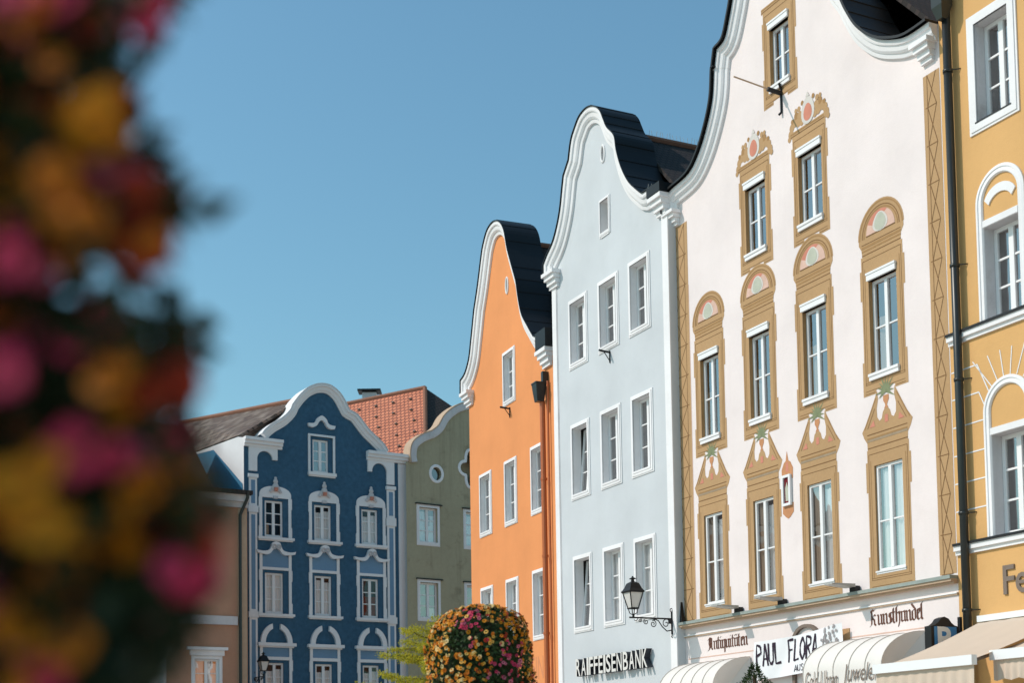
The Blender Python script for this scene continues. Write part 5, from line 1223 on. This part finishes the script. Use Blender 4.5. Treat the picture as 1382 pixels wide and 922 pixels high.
# --- flower tower in the middle ground
FY = 13.0; FK = 18.0 / 13.0; top = at(650, 824, FY * FK); top.z /= FK; cen = at(650, 900, FY * FK)
ft = empty('flower_tower', (cen.x, FY * FK, 0), 0, 'rounded tower of orange and pink petunias in front of the orange house', 'flower display')
ft.scale = (FK, FK, FK)
ZT = top.z; RAD = 66 / F_PX * FY
def surf(th, z):
    """column with a rounded top; returns point and outward normal"""
    t = ZT - z; r = RAD * 1.06
    if t < .32: r = RAD * (.34 + .66 * math.sin(math.acos(max(-1, min(1, 1 - t / .32)))) ** .8) if t > .001 else RAD * .34
    elif t > .55: r = RAD * (1.06 + .10 * (t - .55))
    r *= 1 + .05 * math.sin(3 * th + 5 * z) + .04 * math.sin(7 * th - 9 * z)
    n_ = Vector((math.cos(th), math.sin(th), 1.2 * max(0, 1 - t / .32))); n_.normalize()
    return Vector((r * math.cos(th), r * math.sin(th), z)), n_
fo = MB(); zlo = ZT - 1.35
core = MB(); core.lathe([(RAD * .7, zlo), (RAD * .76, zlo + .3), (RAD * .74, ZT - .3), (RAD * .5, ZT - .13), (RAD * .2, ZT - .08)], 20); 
for i in range(10500):
    th = rnd.uniform(0, 6.283); z = rnd.uniform(zlo, ZT); p, n_ = surf(th, z); p = p - n_ * rnd.uniform(0, .10)
    d = (n_ * .6 + rv() * .8); leaf_into(fo, p, d, n_, rnd.uniform(.03, .055), rnd.uniform(.018, .03))
for i in range(600):
    a = rnd.random() ** .5; th = rnd.uniform(0, 6.283); p = Vector((a * RAD * .4 * math.cos(th), a * RAD * .4 * math.sin(th), ZT - .02 + rnd.uniform(-.03, .03))); leaf_into(fo, p, Vector((0, 0, 1)) + rv() * .8, rv(), .045, .025)
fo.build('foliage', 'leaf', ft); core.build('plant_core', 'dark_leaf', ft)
pst = MB(); pst.tube([(0, 0, 0), (0, 0, zlo + .1)], .06, 10); pst.build('post', 'iron', ft)
cand = []
def ftcolor(th, z):
    v = math.sin(2.3 * th + 4.1 * z) + math.sin(5.1 * th - 6.7 * z + 1.3) * .7 + rnd.uniform(-.7, .7)
    if v > .95: return 'pink' if rnd.random() < .6 else 'rose'
    left_ = -math.cos(th) 
    return rnd.choice(['orange', 'orange', 'amber', 'red', 'amber', 'yellow', 'cream'] if left_ < .1 else ['orange', 'orange', 'amber', 'amber', 'yellow', 'cream'])  # rust red joins on the right side, its shade put into the blossom colours
for i in range(3000):
    th = rnd.uniform(0, 6.283); z = rnd.uniform(zlo, ZT + .0); p, n_ = surf(th, z)
    if math.cos(th) > -.15 and rnd.random() < .35 and z < ZT - .12: continue  # fewer blooms on the right half stand in for its shade
    if math.sin(4 * th + 7 * z) + math.sin(9 * z - 3 * th) > 1.35: continue
    if z > ZT - .03: p = p * 1.0
    cand.append((p + n_ * .012, (n_ + rv() * .55).normalized(), ftcolor(th, z), rnd.uniform(.42, .70)))
for i in range(40):
    a = rnd.random() ** .5 * RAD * .5; th = rnd.uniform(0, 6.283); cand.append((Vector((a * math.cos(th), a * math.sin(th), ZT + .02)), (Vector((0, -.3, 1)) + rv() * .4).normalized(), ftcolor(th, ZT), rnd.uniform(.8, 1.1)))
front = sorted([c for c in cand if c[0].y < .05], key=lambda c: c[0].y + .6 * abs(c[0].x) * 0 - .5 * (c[0].z - zlo))
shown = front[:100]; rest = [c for c in cand if not any(c is s_ for s_ in shown)]
for c in shown: put_blossom(ft, c[2], c[0], c[1], c[3])
st_ = MB(); mats_ = ['pet_orange', 'pet_yellow', 'pet_cream', 'pet_pink', 'pet_rose', 'throat', 'pet_amber', 'pet_red']; ci = {'orange': 0, 'yellow': 1, 'cream': 2, 'pink': 3, 'rose': 4, 'amber': 6, 'red': 7}
for p, n_, col, s_ in rest:
    me = BLO[col]; mw = Matrix.Translation(p) @ n_.to_track_quat('Z', 'Y').to_matrix().to_4x4() @ Matrix.Rotation(rnd.uniform(0, 6.28), 4, 'Z') @ Matrix.Diagonal((s_, s_, s_, 1)); o_ = len(st_.v)
    st_.v += [tuple(mw @ v.co) for v in me.vertices]
    for pl2 in me.polygons: st_.f.append([o_ + i for i in pl2.vertices]); st_.m.append(ci[col] if pl2.material_index == 0 else 5)
so2 = st_.build('blossoms', mats_, ft, True); so2['kind'] = 'stuff'

# --- flower tower close to the camera (left edge, out of focus)
NY = 1.30
nc = at(-20, 500, NY); nf = empty('flower_tower', (nc.x, NY, 0), 0, 'large blurred flower display close to the camera filling the left edge', 'flower display')
fo = MB(); r3 = random.Random(11)
edge = [(-60, 262), (0, 228), (60, 205), (120, 186), (200, 190), (260, 228), (300, 258), (350, 272), (420, 262), (500, 268), (540, 250), (600, 245), (660, 280), (740, 300), (800, 280), (860, 235), (922, 205), (1000, 200)]
def edge_px(py):
    for (a_, b_), (c_, d_) in zip(edge[:-1], edge[1:]):
        if a_ <= py <= c_: return b_ + (d_ - b_) * (py - a_) / (c_ - a_)
    return 240
NP = lambda px, py, Y: at(px, py, Y) - Vector((nc.x, NY, 0))
gaps = [(155, 360, 26), (103, 386, 24), (97, 240, 20), (163, 98, 22), (232, 375, 26), (222, 150, 24), (238, 340, 16)]
n_done = 0
while n_done < 3600:
    py = r3.uniform(-80, 1000); ex_ = edge_px(py); px = r3.uniform(-160, ex_ - 6)
    Y = NY + r3.uniform(-.16, .22) + max(0, (px - 150)) / 150 * .10
    if any((px - g_[0]) ** 2 + (py - g_[1]) ** 2 < (g_[2] * 1.3) ** 2 for g_ in gaps): continue
    p = NP(px, py, Y)
    if px > ex_ - 50 and r3.random() < .3: continue
    leaf_into(fo, p, rv(r3) + Vector((.25, -.3, -.1)), rv(r3), r3.uniform(.035, .06), r3.uniform(.02, .034)); n_done += 1
for i in range(1100):      # the sunny outer half of the column, left of the picture, which keeps the visible half in the shade
    py = r3.uniform(-140, 1000); px = r3.uniform(-760, -120); leaf_into(fo, NP(px, py, NY + r3.uniform(-.34, .34) * math.sqrt(max(.05, 1 - ((px + 330) / 440) ** 2))), rv(r3), rv(r3), r3.uniform(.04, .065), r3.uniform(.024, .038))
fo.build('foliage', 'dark_leaf', nf)
core = MB(); vs_ = []; ys = list(range(-80, 1001, 40))
for Y in (NY + .12, NY + .24):
    for py in ys: vs_.append(NP(-170, py, Y)); vs_.append(NP(edge_px(py) - 120 + 18 * math.sin(py * .05), py, Y))
n2 = len(ys); 
pst = MB(); pst.tube([(0, .05, 0), (0, .05, 2.3)], .05, 10); pst.build('post', 'iron', nf)
clus = [(r3.gauss(cx_, sx_), r3.gauss(cy_, sy_), r3.choice(cc_)) for cx_, cy_, sx_, sy_, n_, cc_ in ((125, 160, 28, 40, 12, ['orange', 'amber', 'amber']), (75, 275, 45, 40, 13, ['orange', 'amber']), (170, 240, 35, 35, 7, ['orange', 'red']), (40, 670, 40, 35, 12, ['orange', 'amber', 'amber']), (60, 800, 40, 55, 9, ['amber', 'orange']), (215, 330, 25, 60, 5, ['red', 'orange']), (255, 680, 25, 30, 4, ['red', 'orange']), (210, 60, 18, 40, 4, ['red', 'pink']), (250, 480, 14, 60, 5, ['red', 'pink']), (150, 620, 50, 25, 5, ['pink', 'rose']), (250, 760, 25, 30, 5, ['pink', 'pink', 'rose']), (15, 350, 12, 30, 3, ['pink']), (40, 10, 30, 20, 4, ['pink', 'rose'])) for _ in range(n_)]
blos = clus + [(145, 510, 'orange'), (160, 490, 'orange'), (140, 480, 'orange'), (2, 500, 'pink'), (8, 470, 'pink'), (165, 5, 'rose'), (60, 915, 'pink'), (85, 700, 'orange'), (12, 905, 'amber')]
for px, py, c in blos:
    if px > edge_px(py) - 18: px = edge_px(py) - 18
    if any((px - g_[0]) ** 2 + (py - g_[1]) ** 2 < (g_[2] * 1.3) ** 2 for g_ in gaps): continue
    p = NP(px, py, NY - .19 + .12 * r3.random() + max(0, (px - 150)) / 150 * .10); put_blossom(nf, c, p, (Vector((r3.uniform(-.5, .3), -1, r3.uniform(-.2, .6)))).normalized(), r3.uniform(.5, .8))

# smaller blooms between them, as one mass
st_ = MB(); mats2 = ['pet_orange', 'pet_amber', 'pet_red', 'pet_pink', 'pet_rose', 'throat']; ci2 = {'orange': 0, 'amber': 1, 'red': 2, 'pink': 3, 'rose': 4}
for i in range(130):
    py = r3.uniform(-40, 960); px = r3.uniform(-80, edge_px(py) - 22)
    if any((px - g_[0]) ** 2 + (py - g_[1]) ** 2 < (g_[2] * 1.4) ** 2 for g_ in gaps): continue
    v = math.sin(py * .012) + math.sin(px * .02 + py * .007) + r3.uniform(-.8, .8)
    col = r3.choice(['orange', 'amber', 'red']) if v > -.2 else r3.choice(['pink', 'rose', 'red'])
    p = NP(px, py, NY - .17 + .12 * r3.random() + max(0, (px - 150)) / 150 * .10); n_ = Vector((r3.uniform(-.7, .3), -1, r3.uniform(-.1, .8))).normalized(); s_ = r3.uniform(.35, .6)
    me = BLO[col]; mw = Matrix.Translation(p) @ n_.to_track_quat('Z', 'Y').to_matrix().to_4x4() @ Matrix.Diagonal((s_, s_, s_, 1)); o_ = len(st_.v)
    st_.v += [tuple(mw @ vv.co) for vv in me.vertices]
    for pl2 in me.polygons: st_.f.append([o_ + q_ for q_ in pl2.vertices]); st_.m.append(ci2[col] if pl2.material_index == 0 else 5)
so3 = st_.build('blossoms', mats2, nf, True); so3['kind'] = 'stuff'

# --- yellow-green tree behind the flower tower
TY = 26.0; tb_ = at(592, 1000, TY)
tr = empty('yellow_green_tree', (tb_.x, TY, 0), 0, 'young tree with yellow green feathery leaves behind the flower tower', 'tree')
tk = MB(); ztop = at(590, 838, TY).z; tk.tube([(0, 0, 0), (.03, 0, 1.2), (-.02, .03, 2.4), (.0, .0, ztop - .1)], [.09, .075, .05, .02], 8)
lf = MB(); r4 = random.Random(5)
for i in range(60):
    z0 = r4.uniform(1.7, ztop - .15); az = r4.uniform(0, 6.283); 
    L0 = (.55 + 1.15 * max(0, (ztop - z0)) / (ztop - 1.7)) * r4.uniform(.75, 1.2)
    if math.cos(az) < 0: L0 *= 1.12
    pts = []; 
    for j in range(7):
        s_ = j / 6; pts.append(Vector((math.cos(az) * L0 * s_, math.sin(az) * L0 * s_, z0 + .22 * L0 * s_ - .05 * s_ * s_ + .03 * math.sin(s_ * 7 + i))))
    tk.tube(pts, [.018 - .0022 * j for j in range(7)], 5)
    for m_ in range(int(260 * L0)):
        s_ = r4.uniform(.15, 1.05); j = min(5, int(s_ * 6)); p = pts[j].lerp(pts[j + 1], min(1.2, s_ * 6 - j)); lat = Vector((-math.sin(az), math.cos(az), 0)) * r4.uniform(-1, 1) * .20 * (1.15 - abs(s_ - .5))
        p = p + lat + Vector((0, 0, r4.uniform(-.05, .035)))
        for k_ in range(3): leaf_into(lf, p + rv(r4) * .022, lat.normalized() * .6 + rv(r4) * .7 + Vector((0, 0, -.15)), Vector((0, 0, 1)) + rv(r4) * .5, r4.uniform(.035, .06), r4.uniform(.016, .026))
for i in range(150):
    p = Vector((r4.gauss(0, .08), r4.gauss(0, .08), ztop + r4.uniform(-.35, .1))); 
    for k_ in range(2): leaf_into(lf, p, rv(r4), rv(r4), .05, .022)
tk.build('trunk', 'bark', tr); lf.build('crown', 'tree_leaf', tr)

# --- small dark conifer in front of the banner
sp = at(1018, 898, 27.0); sh = empty('conifer_shrub', (sp.x, 27.0, 0), 0, 'small dark green conifer tip in front of the banner', 'shrub')
lf = MB(); zt3 = sp.z
for i in range(4200):
    t_ = r4.random() ** .8; z = zt3 - t_ * 1.6; r = .03 + .30 * min(1, t_ * 3.2) * (1 + .2 * math.sin(9 * z)); an = r4.uniform(0, 6.283); rr = r * r4.uniform(.55, 1.1); p = Vector((rr * math.cos(an), rr * math.sin(an), z + r4.uniform(-.03, .03)))
    leaf_into(lf, p, Vector((math.cos(an), math.sin(an), .9)) + rv(r4) * .6, rv(r4), r4.uniform(.04, .08), .022)
lf.build('foliage', 'cypress', sh); k = MB(); k.tube([(0, 0, 0), (0, 0, zt3 - .2)], .04, 8); k.build('trunk', 'bark', sh)
